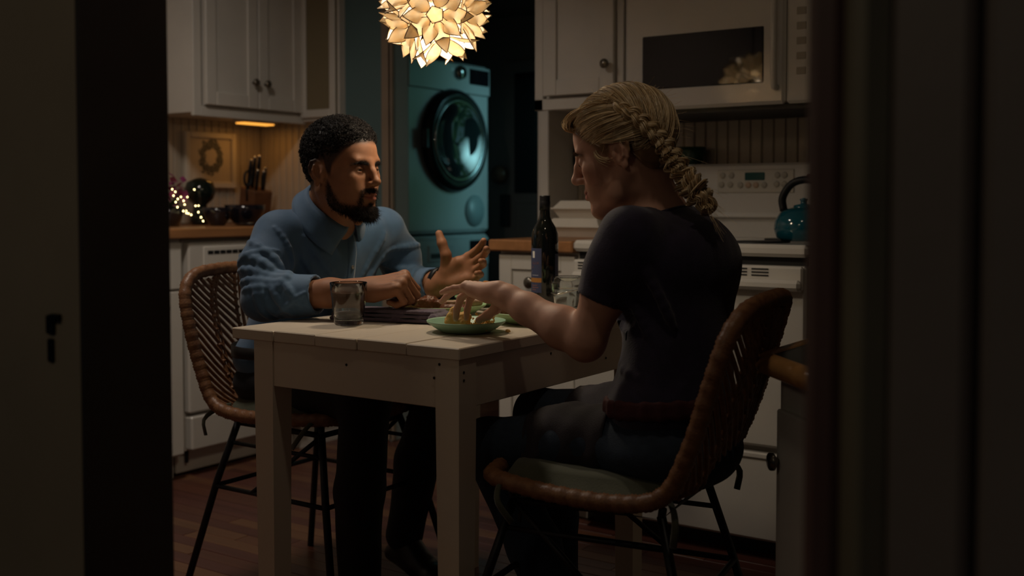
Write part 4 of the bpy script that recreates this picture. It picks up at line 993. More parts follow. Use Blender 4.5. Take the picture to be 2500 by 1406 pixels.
# ------------------------------------------------------------------ people
def rotm(yaw,pitch,roll=0):
    """columns: forward, left, up; yaw about z, pitch>0 looks down, roll tilts"""
    Rz=np.array(Matrix.Rotation(yaw,3,'Z')); Ry=np.array(Matrix.Rotation(pitch,3,'Y')); Rx=np.array(Matrix.Rotation(roll,3,'X'))
    return Rz@Ry@Rx
class Head:
    def __init__(s,O,R,sc=1.0): s.O=np.array(O,float); s.R=R; s.sc=sc
    def w(s,*p): return s.O+s.R@(np.array(p,float)*s.sc)
    def loc(s,X): return ((X-s.O)@s.R)/s.sc
def add_head(S_,H,male=True,smile=0.0,closed=False,eye=.0045):
    w=H.w; c=H.sc; R=H.R
    E_=lambda p,r,k=.02,op='u',RR=None: S_.ell(w(*p),np.array(r)*c,R if RR is None else R@RR,k*c,op)
    K=lambda a,b,ra,rb=None,k=.012,op='u',flat=None: S_.cap(w(*a),w(*b),ra*c,(rb if rb is not None else ra)*c,k*c,op,flat)
    jw=1.0 if male else .90
    E_((-.014,0,.042),(.098,.0765,.086),.02); E_((.022,0,.050),(.070,.068,.068),.03)
    E_((.030,0,-.005),(.062,.062*jw,.062),.03)
    E_((.034,0,-.050),(.054,.050*jw,.052),.03)
    for s in (1,-1):
        K((-.004,s*.058*jw,-.040),(.030,s*.050*jw,-.078),.015,.015,.03); K((.030,s*.050*jw,-.078),(.078,s*.018,-.098),.015,.016,.025)
        E_((.056,s*.044,-.012),(.028,.022,.020),.022)                       # cheekbone
        E_((.060,s*.036,-.040-smile*.0),(.022,.020,.024),.02)
        K((.084,s*.012,.0255),(.080,s*.040,.0290),.0092 if male else .006,.0088 if male else .006,.016)   # brow ridge
        E_((.097,s*.032,.011),(.014,.019,.012),.016,'s')                    # eye socket
    E_((.074,0,-.097),(.022,.024,.019),.02); E_((.083,0,-.099),(.012,.014,.012),.014)   # chin
    E_((.070,0,-.058),(.030,.034,.030),.02)                                             # muzzle
    # nose
    K((.089,0,.026),(.101,0,.004),.0075,.0078,.014); K((.101,0,.004),(.1135,0,-.020),.0078,.0105,.010); E_((.1130,0,-.023),(.0098,.0102,.0088),.008)
    for s in (1,-1):
        E_((.1025,s*.0118,-.0275),(.0095,.0062,.0072),.006); E_((.106,s*.0062,-.0362),(.0046,.0030,.0034),.003,'s')
    # lips
    sm=smile*.006
    for s in (1,-1):
        K((.0990,s*.0045,-.0530),(.0955,s*.0150,-.0555),.0050,.0042,.006); K((.0955,s*.0150,-.0555),(.0860,s*.0255,-.0590+sm),.0042,.0022,.006)
        K((.0985,0,-.0665),(.0940,s*.0140,-.0650),.0064,.0050,.006); K((.0940,s*.0140,-.0650),(.0850,s*.0245,-.0600+sm),.0050,.0022,.006)
        K((.1075,0,-.0598),(.1000,s*.0150,-.0600),.0017,.0016,.0025,'s'); K((.1000,s*.0150,-.0600),(.0885,s*.0275,-.0592+sm),.0016,.0016,.0025,'s')
    K((.112,0,-.040),(.108,0,-.048),.0028,.0028,.004,'s')      # philtrum
    E_((.102,0,-.0795),(.008,.014,.0055),.008,'s')             # under the lower lip
    # lids over the eyeballs
    for s in (1,-1):
        E_((.0770,s*.0320,.0080),(.0142,.0150,.0135),.006)
        if not closed: E_((.0930,s*.0325,.0066),(.0105,.0125,eye),.0025,'s')
        else: K((.0912,s*.0215,.0040),(.0890,s*.0430,.0045),.0012,.0012,.002,'s')
    # ears
    for s in (1,-1):
        Re=np.array(Matrix.Rotation(radians(-s*24),3,'Z'))@np.array(Matrix.Rotation(radians(-12),3,'Y'))
        E_((-.011,s*.0805,.002),(.0165,.0056,.0285),.005,'u',Re); E_((-.002,s*.0765,-.004),(.012,.010,.020),.008)
        E_((-.0085,s*.0880,.001),(.0100,.0058,.0190),.004,'s',Re)
        P=[(.0035,-.010),(.0060,.010),(.0015,.0255),(-.0100,.0315),(-.0215,.0265),(-.0260,.0120),(-.0235,-.0050),(-.0160,-.0190),(-.0085,-.0275)]
        pts=[(x*.9-.008,s*(.0820-(x+.01)*.45),z*.9+.002) for x,z in P]
        for i in range(len(pts)-1): K(pts[i],pts[i+1],.0034,.0034,.003)
        pts=[(-.016,s*.0890,.016),(-.0185,s*.0905,.004),(-.0150,s*.0890,-.010),(-.008,s*.0860,-.015)]
        for i in range(3): K(pts[i],pts[i+1],.0028,.0028,.003)
        E_((-.012,s*.0825,-.0280),(.0075,.0055,.0095),.005); E_((.0035,s*.0825,-.004),(.0045,.0040,.0070),.004)
def eyes(H,parent,gaze,iris):
    sc=H.sc
    for s in (1,-1):
        c=H.w(.0765,s*.0320,.0080); r=.0124*sc; n,m=24,16; P=np.zeros((n,m,3)); g=norm(gaze)
        u=norm(np.cross(g,(0,0,1))); v=np.cross(u,g); vs=[];pg=[]
        for j in range(m):
            t=pi*j/(m-1)
            for i in range(n):
                a=2*pi*i/n; vs.append(c+r*(g*cos(t)+(u*cos(a)+v*sin(a))*sin(t)))
                d_=t*r/sc; pg.append((.01,.008,.007) if d_<.0024 else (iris if d_<.0060 else (.50,.46,.42)))
        F=[(j*n+i,j*n+(i+1)%n,(j+1)*n+(i+1)%n,(j+1)*n+i) for j in range(m-1) for i in range(n)]
        np_mesh('eye',np.array(vs),np.array(F),mat('eye_surface',(.6,.55,.5),.08,attr=True,coat=.6),parent,pig=np.array(pg))
def add_hand(S_,Wp,d,n,side,curl,thumb,sc=1.0,splay=(.10,.02,-.06,-.16),k=.006,rk=1.0):
    """Wp wrist, d fingers' direction, n palm normal, side +1/-1 chooses the thumb side = side * d x n
    curl: 4 triples of bend angles (deg, towards the palm); thumb: list of 3 direction triples in (d,t,n)"""
    d=norm(d); n=norm(np.array(n)-d*(np.array(n)@d)); t=np.cross(d,n)*side
    q=lambda a,b,c_:Wp+(d*a+t*b+n*c_)*sc
    rr=lambda x:x*sc*rk
    # palm: metacarpal rods fused into a slab, thicker at heel and thumb mound
    base=[(.012,.015),(.010,.005),(.010,-.006),(.012,-.016)]; kn=[(.088,.0295),(.092,.0095),(.087,-.0105),(.079,-.0290)]
    for i in range(4): S_.cap(q(base[i][0],base[i][1],0),q(kn[i][0],kn[i][1],-.001),rr(.0145),rr(.0112 if i<3 else .0102),k*2.2)
    S_.cap(q(-.03,0,0),q(.012,0,0),rr(.0255),rr(.0235),.02,flat=(n,.78))
    S_.cap(q(.022,.022,.009),q(.058,.030,.008),rr(.0155),rr(.0120),.014); S_.cap(q(.022,-.018,.009),q(.062,-.022,.007),rr(.0135),rr(.0105),.014)
    tips=[]
    Ls=[(.043,.026,.020),(.047,.030,.021),(.044,.028,.021),(.034,.021,.019)]; Rr=[(.0098,.0086,.0079,.0068),(.0100,.0088,.0080,.0069),(.0095,.0083,.0076,.0065),(.0086,.0074,.0068,.0058)]
    for i in range(4):
        p=q(kn[i][0],kn[i][1],-.001); a=0; b0=d+t*splay[i]; b0=norm(b0)
        S_.sph(p-n*.0025*sc,rr(.0100 if i<3 else .009),k)            # knuckle
        for j in range(3):
            a+=radians(curl[i][j]); dr=b0*cos(a)+n*sin(a); p2=p+dr*Ls[i][j]*sc
            S_.cap(p,p2,rr(Rr[i][j]),rr(Rr[i][j+1]),.0035); p=p2
        tips.append((p,dr))
    p=q(.022,.024,.008)
    for j,(L_,r0,r1) in enumerate(((.042,.0155,.0122),(.032,.0118,.0108),(.026,.0108,.0085))):
        v=thumb[j]; dr=norm(d*v[0]+t*v[1]+n*v[2]); p2=p+dr*L_*sc; S_.cap(p,p2,rr(r0),rr(r1),.006); p=p2
    tips.append((p,dr))
    return tips,(d,t,n)
def mesh_normals(Vv,F):
    N=np.zeros_like(Vv); fn=np.cross(Vv[F[:,2]]-Vv[F[:,0]],Vv[F[:,3]]-Vv[F[:,1]])
    for i in range(4): np.add.at(N,F[:,i],fn)
    return N/np.maximum(np.linalg.norm(N,axis=1,keepdims=True),1e-12)
def nails(parent,tips,palm_n,m,sc):
    for p,d in tips:
        n=-norm(np.array(palm_n)-d*(palm_n@d)); t=np.cross(d,n)
        MB().obox(p+n*.0058*sc-d*.001*sc,d,t,n,.0058*sc,.0048*sc,.0007*sc,b=.0006).build('nail',m,parent)
M_skin=mat('skin',(.5,.3,.2),.56,attr=True,vary=.07,vscale=40,bump=.05,bscale=900,sss=.12,spec=.4)
# ------------------------------------------------------------------ the man
man=thing('person','man with short curly hair and beard in a blue dress shirt, gesturing with one hand','person',(-2.1,2.13,0))
HM=Head((-1.931,2.082,1.111),rotm(radians(3),radians(2),radians(1)),.99)
Rsh,Relb,Rwr=V3(-2.062,1.985,.950),V3(-2.005,1.888,.797),V3(-1.748,1.966,.826)
Lsh,Lelb,Lwr=V3(-2.005,2.330,.955),V3(-2.005,2.425,.800),V3(-1.767,2.298,.822)
NB=V3(-2.030,2.135,1.010); PEL=V3(-2.160,2.130,.590); CH=V3(-2.075,2.150,.860)
body=SDF()
add_head(body,HM,True,0,False,.0024)
NX=V3(-1.988,2.108,1.005); body.cap(HM.w(-.030,0,-.035),NX+V3(-.02,0,-.02),.053,.055,.03); body.cap(HM.w(.01,0,-.075),NX+V3(.02,0,-.02),.038,.042,.03)
for s in(1,-1): body.cap(HM.w(-.02,s*.052,-.05),NX+V3(.040,s*.02,-.02),.012,.010,.02)
body.sph(HM.w(.055,0,-.125),.010,.02)
body.chain([NX+V3(0,0,-.03),CH,PEL],[.050,.07,.08],.02); body.chain([CH+V3(0,0,.05),Rsh+V3(0,0,-.02),Relb],[.035,.030,.030],.02); body.chain([CH+V3(0,0,.05),Lsh+V3(0,0,-.02),Lelb],[.035,.030,.030],.02)
# forearms with muscle taper, then hands
for E_,W_ in((Relb,Rwr),(Lelb,Lwr)):
    ax_=W_-E_; body.chain([E_,E_+ax_*.28,E_+ax_*.65,W_],[.033,.038,.033,.0265],.02)
tipsR,fR=add_hand(body,Rwr,(.090,.038,.020),(.10,.52,-.85),1,[(70,82,48),(74,84,50),(78,86,50),(78,82,50)],[(.55,.45,.68),(.75,-.10,.60),(.70,-.55,.40)],1.06,rk=1.10)
tipsL,fL=add_hand(body,Lwr,(.80,.28,.46),(.50,-.80,.25),-1,[(20,24,14),(26,28,16),(36,32,18),(42,34,20)],[(.50,.80,.35),(.15,.97,.12),(.12,.98,-.05)],1.02,splay=(.08,.01,-.05,-.12),rk=1.13)
legs_m=[(V3(-2.15,2.055,.570),V3(-1.765,1.985,.560),V3(-1.800,1.995,.10)),(V3(-2.15,2.225,.570),V3(-1.760,2.270,.560),V3(-1.925,2.320,.115))]
for a,b,c_ in legs_m: body.chain([PEL,a,b,c_],[.06,.06,.045,.035],.02)
# veins and tendons on the back of the near hand
d_,t_,n_=fR
for off,l0,l1 in((.020,.03,.085),(.004,.025,.09),(-.010,.03,.085),(-.022,.03,.075)):
    body.cap(Rwr+d_*l0+t_*off*.8-n_*.0125,Rwr+d_*l1+t_*off-n_*.0125,.0042,.0045,.006)
Vb,Fb=body.mesh(.0026)
def pig_man(X):
    p=HM.loc(X); base=np.tile(np.array([.29,.130,.068]),(len(X),1))
    x,y,z=p.T; ay=np.abs(y); near=(np.abs(p)<.16).all(1)
    lips=np.clip(1-(((x-.098)/.016)**2+(y/.027)**2+((z+.060)/.0125)**2),0,1)**.5*near
    base=base*(1-lips[:,None])+np.array([.28,.085,.065])*lips[:,None]
    b=beard_mask(p)*near; base=base*(1-.86*b[:,None])+np.array([.018,.011,.008])*.86*b[:,None]
    h=np.clip((z-hair_line(x,ay)+.010)/.014,0,1)*near; base=base*(1-.9*h[:,None])+np.array([.016,.010,.008])*.9*h[:,None]
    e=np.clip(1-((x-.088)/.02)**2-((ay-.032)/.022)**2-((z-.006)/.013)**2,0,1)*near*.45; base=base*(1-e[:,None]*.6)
    return base
def hair_line(x,ay):
    return np.interp(x,[-.12,-.07,-.045,-.028,-.012,.006,.014,.022,.030,.045,.060,.075,.090,.11],[-.045,-.045,-.030,-.004,.030,.030,-.004,-.002,.022,.040,.058,.075,.080,.084])
def beard_mask(p):
    x,y,z=p.T; ay=np.abs(y)
    top=np.interp(x,[.0,.012,.03,.05,.07,.085,.10],[.0,-.014,-.046,-.070,-.076,-.076,-.076])     # cheek line
    low=np.interp(x,[.0,.03,.06,.09],[-.075,-.10,-.122,-.128])
    a=np.clip((top-z)/.012,0,1)*np.clip((x-.004)/.010,0,1)*np.clip((z-low)/.01,0,1)
    mus=np.clip(1-((z+.0445)/.0075)**4-(ay/.031)**6,0,1)*(x>.08)
    gob=np.clip(1-((ay-.030)/.008)**2,0,1)*(z<-.042)*(z>-.085)*(x>.07)
    lip=(((z+.061)/.0105)**2+(y/.028)**2<1)&(x>.083)
    soul=np.clip(1-((z+.079)/.006)**2-(y/.010)**2,0,1)*(x>.085)
    m=np.maximum(np.maximum(a,mus),np.maximum(gob*.8,soul)); m[lip]=0
    return m
bm_=np_mesh('body',Vb,Fb,M_skin,man,pig=pig_man(Vb))
eyes(HM,man,HM.R@norm((1,-.02,-.06)),(.035,.018,.010))
M_hair=mat('black_hair',(.012,.009,.008),.55,spec=.18)
Nb=mesh_normals(Vb,Fb)
def scatter(Vv,N,mask,n,rs,length,dirf,rad,M=4):
    p=mask/mask.sum(); ix=rs.choice(len(Vv),n,p=p); base=Vv[ix]+rs.normal(size=(n,3))*.0009; d=dirf(Vv[ix],N[ix],rs); L_=length*(.6+.8*rs.rand(n)) if np.isscalar(length) else length[ix]*(.6+.8*rs.rand(n))
    s_=np.linspace(0,1,M); bend=rs.normal(size=(n,3))*.35
    return base[:,None]+(d[:,None]+bend[:,None]*s_[None,:,None])*(s_[None,:,None]*L_[:,None,None]), rad*(1-.75*s_)[None]*np.ones((n,1))
rs=np.random.RandomState(1)
ph=HM.loc(Vb); nearh=(np.abs(ph)<.16).all(1)
bmask=np.where(nearh,beard_mask(ph),0)**2; down=HM.R@V3(.25,0,-1)
blen=.0022+.0065*np.clip((-.075-ph[:,2])/.03,0,1)+.003*np.clip((ph[:,0]-.06)/.03,0,1)
def bdir(P,N,r): q=N*.75+down*.75+r.normal(size=P.shape)*.25; return q/np.linalg.norm(q,axis=1,keepdims=True)
P_,r_=scatter(Vb,Nb,bmask,5200,rs,blen,bdir,.00042); strands('beard',P_,r_,M_hair,man)
x,y,z=ph.T; ay=np.abs(y); brow=np.exp(-((z-(.0255-.007*np.clip((ay-.036)/.02,0,1)**1.2-.004*np.clip((.024-ay)/.012,0,1)))/.0026)**2)*((ay>.012)&(ay<.054)&(x>.05)&nearh)*np.clip((.058-ay)/.02,0,1)
sgn=np.sign(y)
def edir(P,N,r): q=N*.10+(HM.R@np.array([[0],[1],[0]])).T*np.sign(HM.loc(P)[:,1:2])*1.0+HM.R@V3(0,0,.12)+r.normal(size=P.shape)*.18; return q/np.linalg.norm(q,axis=1,keepdims=True)
P_,r_=scatter(Vb,Nb,brow,1000,rs,.0058,edir,.00034); strands('eyebrows',P_,r_,M_hair,man)
# hair: dense cap plus curls
cap_=SDF(); c_=HM.sc
cap_.ell(HM.w(-.016,0,.048),np.array((.1015,.0775,.0915))*c_,HM.R,.02); cap_.ell(HM.w(.012,0,.062),np.array((.081,.071,.073))*c_,HM.R,.02); cap_.ell(HM.w(-.03,0,.01),np.array((.076,.073,.07))*c_,HM.R,.02)
def cutter(X,d):
    p=HM.loc(X); reg=(hair_line(p[:,0],np.abs(p[:,1]))-p[:,2])*.8
    d2=d+.0022*noise3(X,5,8,330)+.0014*noise3(X,6,8,700)+np.clip((.05-p[:,2])/.06,0,1)*.004+.006*np.clip(1+reg/.016,0,1)
    return np.maximum(d2,reg)-d
cap_.disp=cutter
Vh,Fh=cap_.mesh(.0026); np_mesh('hair',Vh,Fh,M_hair,man)
Nh=mesh_normals(Vh,Fh); pl=HM.loc(Vh); wgt=np.clip((pl[:,2]-hair_line(pl[:,0],np.abs(pl[:,1])))/.012,0,1)*np.clip(.25+(pl[:,2]-.0)/.06,.25,1)
n=4200; ix=rs.choice(len(Vh),n,p=wgt/wgt.sum()); b_=Vh[ix]; nn=Nh[ix]; u_=np.cross(nn,rs.normal(size=(n,3))); u_/=np.linalg.norm(u_,axis=1,keepdims=True); w_=np.cross(nn,u_)
M_=11; s_=np.linspace(0,1,M_); hgt=(.002+.0065*np.clip((pl[ix,2]-.01)/.09,0,1))[:,None]; turns=rs.uniform(.8,1.6,n)[:,None]*2*pi; rad=rs.uniform(.0016,.0032,n)[:,None]; ph0=rs.rand(n)[:,None]*6.28
paths=b_[:,None]+nn[:,None]*(hgt*s_)[...,None]+u_[:,None]*(rad*np.cos(ph0+turns*s_))[...,None]+w_[:,None]*(rad*np.sin(ph0+turns*s_))[...,None]
strands('curls',paths,np.full(n,.00052),M_hair,man)

# shirt
M_shirt=mat('blue_shirt_cloth',(.055,.120,.215),.72,vary=.08,vscale=30,bump=.12,bscale=600,sheen=.25)
sh=SDF()
sh.ell(CH+V3(.0,0,.0),(.128,.178,.145),None,.05); sh.ell(CH+V3(.015,0,.060),(.108,.165,.085),None,.05); sh.ell(V3(-2.120,2.135,.70),(.125,.168,.15),None,.06); sh.ell(PEL+V3(.0,0,.03),(.130,.178,.09),None,.05)
sh.chain([Rsh+V3(.02,.08,-.012),Rsh+V3(0,.014,-.014)],[.062,.058],.05); sh.chain([Lsh+V3(.01,-.08,-.012),Lsh+V3(0,-.014,-.014)],[.062,.058],.05)
sh.cap(NB+V3(-.050,0,-.085),NB+V3(-.012,0,-.052),.085,.062,.05); sh.cap(Rsh+V3(.0,.03,.012),NB+V3(-.022,-.030,-.024),.042,.034,.04); sh.cap(Lsh+V3(.0,-.03,.012),NB+V3(-.022,.030,-.024),.042,.034,.04)
cuffR=Relb+(Rwr-Relb)*.52; cuffL=Lelb+(Lwr-Lelb)*.76
sh.chain([Rsh,(Rsh+Relb)/2+V3(-.010,-.014,.0),Relb+V3(-.006,-.004,.0)],[.062,.058,.053],.03)
sh.chain([Relb,Relb+(cuffR-Relb)*.55,cuffR],[.053,.049,.046],.02)
sh.chain([Lsh,(Lsh+Lelb)/2+V3(0,.02,0),Lelb],[.062,.057,.051],.03); sh.chain([Lelb,cuffL],[.050,.041],.02)
# rolled cuffs
aR=norm(cuffR-Relb); sh.cap(cuffR-aR*.034,cuffR-aR*.002,.0500,.0475,.003)
aL=norm(cuffL-Lelb); sh.cap(cuffL-aL*.045,cuffL-aL*.002,.0440,.0420,.003)
sh.half(cuffR,aR,.002) if False else None
# folds: soft ridges lying on the cloth
def limb_pt(a,b,t,ang,ref):
    """walk out from the limb axis to the cloth surface"""
    ax_=norm(b-a); u=norm(np.cross(ax_,ref)); v=np.cross(ax_,u); o=a+(b-a)*t; dv=u*cos(ang)+v*sin(ang)
    rr_=np.linspace(.02,.11,46); d=sh.ev(o+dv[None]*rr_[:,None]); k=int(np.argmax(d>0)) if (d>0).any() else 20
    return o+dv*rr_[k],dv
rf=random.Random(3); viewd=norm(V3(0,0,1.035)-Relb)
FOLDS=[]
def fold(a,b,ra,rb,t0,t1,a0,a1,rr,n=10):
    pts=[]
    for i in range(n):
        s_=i/(n-1); p,dv=limb_pt(a,b,t0+(t1-t0)*s_,a0+(a1-a0)*s_,viewd); q=rr*(.25+.75*sin(pi*(.10+.80*s_))); pts.append((p-dv*q*.35,q))
    FOLDS.append(pts)
for (t0,t1,a0,a1,rr) in [(.95,.28,3.2,5.9,.0115),(1.0,.50,3.3,6.0,.0125),(1.02,.68,3.3,6.2,.012),(1.04,.84,3.4,6.3,.011),(.62,.10,3.1,4.9,.008),(1.05,1.0,3.6,6.0,.009),(.45,.60,4.6,6.2,.007)]: fold(Rsh,Relb,.062,.053,t0,t1,a0,a1,rr)
for (t0,t1,a0,a1,rr) in [(.0,.36,3.3,6.0,.010),(.16,.62,3.4,5.6,.009),(.40,.86,3.4,5.2,.008),(.30,.95,5.6,4.6,.007),(.0,.2,4.0,6.2,.009)]: fold(Relb,cuffR,.051,.046,t0,t1,a0,a1,rr)
for (t0,t1,a0,a1,rr) in [(.9,.35,3.2,5.8,.009),(1.0,.6,3.2,5.8,.009),(1.0,.85,3.2,6.0,.009),(.5,.1,3.0,5.0,.008)]: fold(Lsh,Lelb,.062,.051,t0,t1,a0,a1,rr)
for (t0,t1,a0,a1,rr) in [(.0,.3,3.2,6.0,.009),(.2,.6,3.2,5.6,.008),(.5,.85,3.3,5.4,.006)]: fold(Lelb,cuffL,.049,.042,t0,t1,a0,a1,rr)
for pts in FOLDS: sh.chain([p for p,q in pts],[q for p,q in pts],.0065)
def chest(y0,z0,y1,z1,rr,n=9):
    pts=[]
    for i in range(n):
        s_=i/(n-1); yy=y0+(y1-y0)*s_; zz=z0+(z1-z0)*s_; xs_=np.linspace(-1.82,-2.12,100); d=sh.ev(np.stack([xs_,np.full(100,yy),np.full(100,zz)],1)); k=int(np.argmax(d<0))
        q=rr*(.25+.75*sin(pi*(.1+.8*s_))); pts.append((V3(xs_[k]-q*.35,yy,zz),q))
    return pts
CF=[chest(*a) for a in [(2.00,.945,2.09,.83,.010),(1.995,.90,2.08,.79,.010),(2.03,.85,2.10,.75,.009),(2.25,.95,2.17,.83,.009),(2.27,.90,2.18,.79,.009),(2.04,.965,2.09,.90,.007),(2.22,.83,2.16,.74,.008),(2.01,.80,2.08,.72,.009)]]
for pts in CF: sh.chain([p for p,q in pts],[q for p,q in pts],.008)
# yoke and shoulder seams
sh.chain([Rsh+V3(.055,.040,.050),Rsh+V3(.062,.030,.0),Rsh+V3(.050,.022,-.055)],[.0035]*3,.004)
sh.chain([Rsh+V3(-.04,.03,.046),Rsh+V3(.01,.035,.050),Rsh+V3(.055,.040,.034)],[.0035]*3,.004)
sh.disp=lambda X,d:.0022*noise3(X,21,7,38)+.0011*noise3(X,22,7,95)
sh.half(V3(-1.745,2.1,.9),(1,0,0)) if False else None
_dn=sh.disp
nax=norm((.50,-.08,.85)); NC=V3(-2.000,2.112,.992)
def shirt_cut(X,d):
    e=d+_dn(X,d)
    for c_,a_,r_,in_ in((cuffR,aR,.09,.0405),(cuffL,aL,.08,.0350),(NC-nax*.004,nax,.085,0)):
        w_=X-c_; h_=w_@a_; m_=np.linalg.norm(w_,axis=1)<r_; e=np.where(m_,np.maximum(e,h_),e)
        if in_: q_=np.sqrt(np.maximum((w_*w_).sum(1)-h_*h_,0)); e=np.where(m_&(h_>-.035),np.maximum(e,in_-q_),e)   # hollow sleeve end
    return e-d
sh.disp=shirt_cut
Vs,Fs=sh.mesh(.0038)
# open the shirt at cuffs and neck: drop faces past the cuff planes and inside the collar
fc=Vs[Fs].mean(1)
fn=np.cross(Vs[Fs[:,2]]-Vs[Fs[:,0]],Vs[Fs[:,3]]-Vs[Fs[:,1]]); fn/=np.maximum(np.linalg.norm(fn,axis=1,keepdims=True),1e-12)
kill=np.zeros(len(fc),bool)
for c_,a_,r_ in((NC-nax*.004,nax,.082),): kill|=(np.abs((fc-c_)@a_)<.0022)&(np.abs(fn@a_)>.9)&(np.linalg.norm(fc-c_,axis=1)<r_)

shirt=np_mesh('shirt',Vs,Fs[~kill],M_shirt,man)
# collar leaves
def collar(side):
    n=22; m=7; P=np.zeros((n,m,3)); ref=norm(V3(1,0,0)-nax*nax[0]); lf=np.cross(nax,ref)
    for i in range(n):
        t=i/(n-1); a=pi-t*(pi-.16)           # from the nape to the front
        dirn=ref*cos(a)+lf*sin(a)*side
        rr=.074-.002*t; top=NC+nax*(.062-.040*t**1.4)+dirn*rr+ref*(.006*t-.004)
        wid=.046+.044*t**1.5
        out=norm(dirn*(.74-.10*t)+lf*side*.22*t-nax*1.0)
        slip=-ref*.034*max(0,t-.45)/.55+lf*side*.020*max(0,t-.6)/.4
        for j in range(m):
            s_=j/(m-1); P[i,j]=top+out*wid*s_+slip*s_+dirn*.0035*sin(pi*min(1,s_*2.5))
    g_=MB(); g_.grid(P); o=g_.build('collar',M_shirt,shirt)
    md=o.modifiers.new('t','SOLIDIFY'); md.thickness=.0030; md.offset=0
    return P
for sd in(-1,1): collar(sd)
n=30; P=np.zeros((n,4,3)); ref=norm(V3(1,0,0)-nax*nax[0]); lf=np.cross(nax,ref)
for i in range(n):
    a=2*pi*i/n
    if abs((a+pi)%(2*pi)-pi)<.12: a=.12*np.sign((a+pi)%(2*pi)-pi+1e-6)
    dirn=ref*cos(a)+lf*sin(a); fr=(1+cos(a))/2
    for j in range(4): P[i,j]=NC+nax*(-.026+(.078-.040*fr)*j/3-.004*fr)+dirn*(.074-.004*j/3)
o=MB().grid(P,closed_u=True).build('collar_stand',M_shirt,shirt); md=o.modifiers.new('t','SOLIDIFY'); md.thickness=.002
# placket and buttons, laid on the shirt front
fs=SDF(); fs.p=sh.p; fs.disp=_dn
def front_at(z,yy):
    xs_=np.linspace(-1.84,-2.10,220); d=fs.ev(np.stack([xs_,np.full(220,yy),np.full(220,z)],1)); i=np.argmax(d<0); return xs_[i]
zs=np.linspace(.985,.66,34); yc=2.132
P=np.zeros((34,5,3))
for i,zv in enumerate(zs):
    for j in range(5):
        yv=yc+(j-2)*.0075+.006*sin(zv*30)*0; P[i,j]=(front_at(zv,yv)+.0022-(.0016 if j in(0,4) else 0),yv,zv)
P[1:-1]=(P[:-2]+P[1:-1]*2+P[2:])/4
o=MB().grid(P).build('placket',M_shirt,shirt); md=o.modifiers.new('t','SOLIDIFY'); md.thickness=.0018
M_but=mat('pearl_button',(.20,.19,.17),.3)
for zv in(.955,.865,.775,.69): MB().lathe([(.0052,0),(.0054,.0012),(.0042,.0018),(.0036,.0012),(.001,.0012)],16,(front_at(zv,yc)+.0035,yc,zv),(1,0,.12)).build('button',M_but,shirt)
# cuff turn-back edge (folded triangle) on the near sleeve
# watch
M_strap=mat('watch_strap',(.008,.008,.009),.4)
wt=MB(); aW=norm(Lwr-Lelb); u_=norm(np.cross(aW,fL[2])); v_=np.cross(aW,u_); wc=Lwr-aW*.022
wt.tube([wc+u_*.0345*cos(a)+v_*.0285*sin(a) for a in np.linspace(0,2*pi,40,endpoint=False)],.0095,8,closed=True) if False else None
n=40; P=np.zeros((n,6,3))
for i in range(n):
    a=2*pi*i/n
    for j,(ox,rr) in enumerate(((-.013,1.02),(-.012,1.14),(0,1.18),(.012,1.14),(.013,1.02),(0,.96))): P[i,j]=wc+aW*ox+(u_*.0365*cos(a)+v_*.0320*sin(a))*rr
wo=MB().grid(P,closed_u=True,closed_v=True).build('watch',M_strap,man)
MB().lathe([(.019,0),(.020,.005),(.017,.009),(.001,.009)],28,wc-norm(fL[2])*.030,-norm(fL[2]),cap0=False,cap1=False).build('watch_case',mat('watch_case',(.10,.10,.11),.25,metal=.9),wo)
# trousers, belt, shoes
M_trs=mat('black_trousers',(.010,.010,.013),.8,vary=.1,vscale=30,bump=.1,bscale=400)
tr=SDF(); tr.ell(PEL+V3(.01,0,-.035),(.145,.182,.090),None,.05)
for a,b,c2 in legs_m:
    tr.chain([a,(a+b)/2,b],[.078,.074,.062],.03); tr.chain([b,(b+c2)/2+V3(-.012,0,0),c2],[.062,.060,.052],.02)
tr.disp=lambda X,d:.003*noise3(X,31,7,30)+.0015*noise3(X,32,7,80)
tr.half(V3(0,0,.662),(0,0,1)); tr.half(V3(0,0,.07),(0,0,-1))
tr.half(PEL+V3(0,0,-.125),(0,0,-1)) if False else None
Vt,Ft=tr.mesh(.0055); np_mesh('trousers',Vt,Ft,M_trs,man)
n=48; P=np.zeros((n,4,3))
for i in range(n):
    a=2*pi*i/n
    for j,(zz,rr) in enumerate(((.628,1.0),(.629,1.03),(.658,1.03),(.659,1.0))): P[i,j]=V3(-2.150+.140*rr*cos(a),2.13+.183*rr*sin(a),zz)
MB().grid(P,closed_u=True,closed_v=True).build('belt',mat('black_leather',(.010,.009,.009),.35),man)
def shoe(ank,toe,name='shoe'):
    s=SDF(); d=norm((toe-ank)*V3(1,1,0)); f=V3(ank[0],ank[1],0)
    zb=min(ank[2],.1)-.08; tz=toe[2]
    heel=f-d*.035+V3(0,0,max(.012,ank[2]-.075)); ball=f+d*.13+V3(0,0,.014); tip=f+d*.205+V3(0,0,.016)
    s.cap(heel+V3(0,0,.018),ball+V3(0,0,.012),.034,.040,.02,flat=((0,0,1),.8)); s.cap(ball+V3(0,0,.012),tip+V3(0,0,.004),.040,.026,.02,flat=((0,0,1),.65)); s.cap(ank+V3(0,0,-.015),f+d*.06+V3(0,0,.045+max(0,ank[2]-.1)*.5),.040,.034,.03)
    s.half(V3(0,0,.004),(0,0,-1)); Vv,F=s.mesh(.004); o=np_mesh(name,Vv,F,MATS['black_leather'],man); return o
shoe(legs_m[0][2],legs_m[0][2]+V3(.2,0,0)); shoe(legs_m[1][2],legs_m[1][2]+V3(.2,-.03,0))
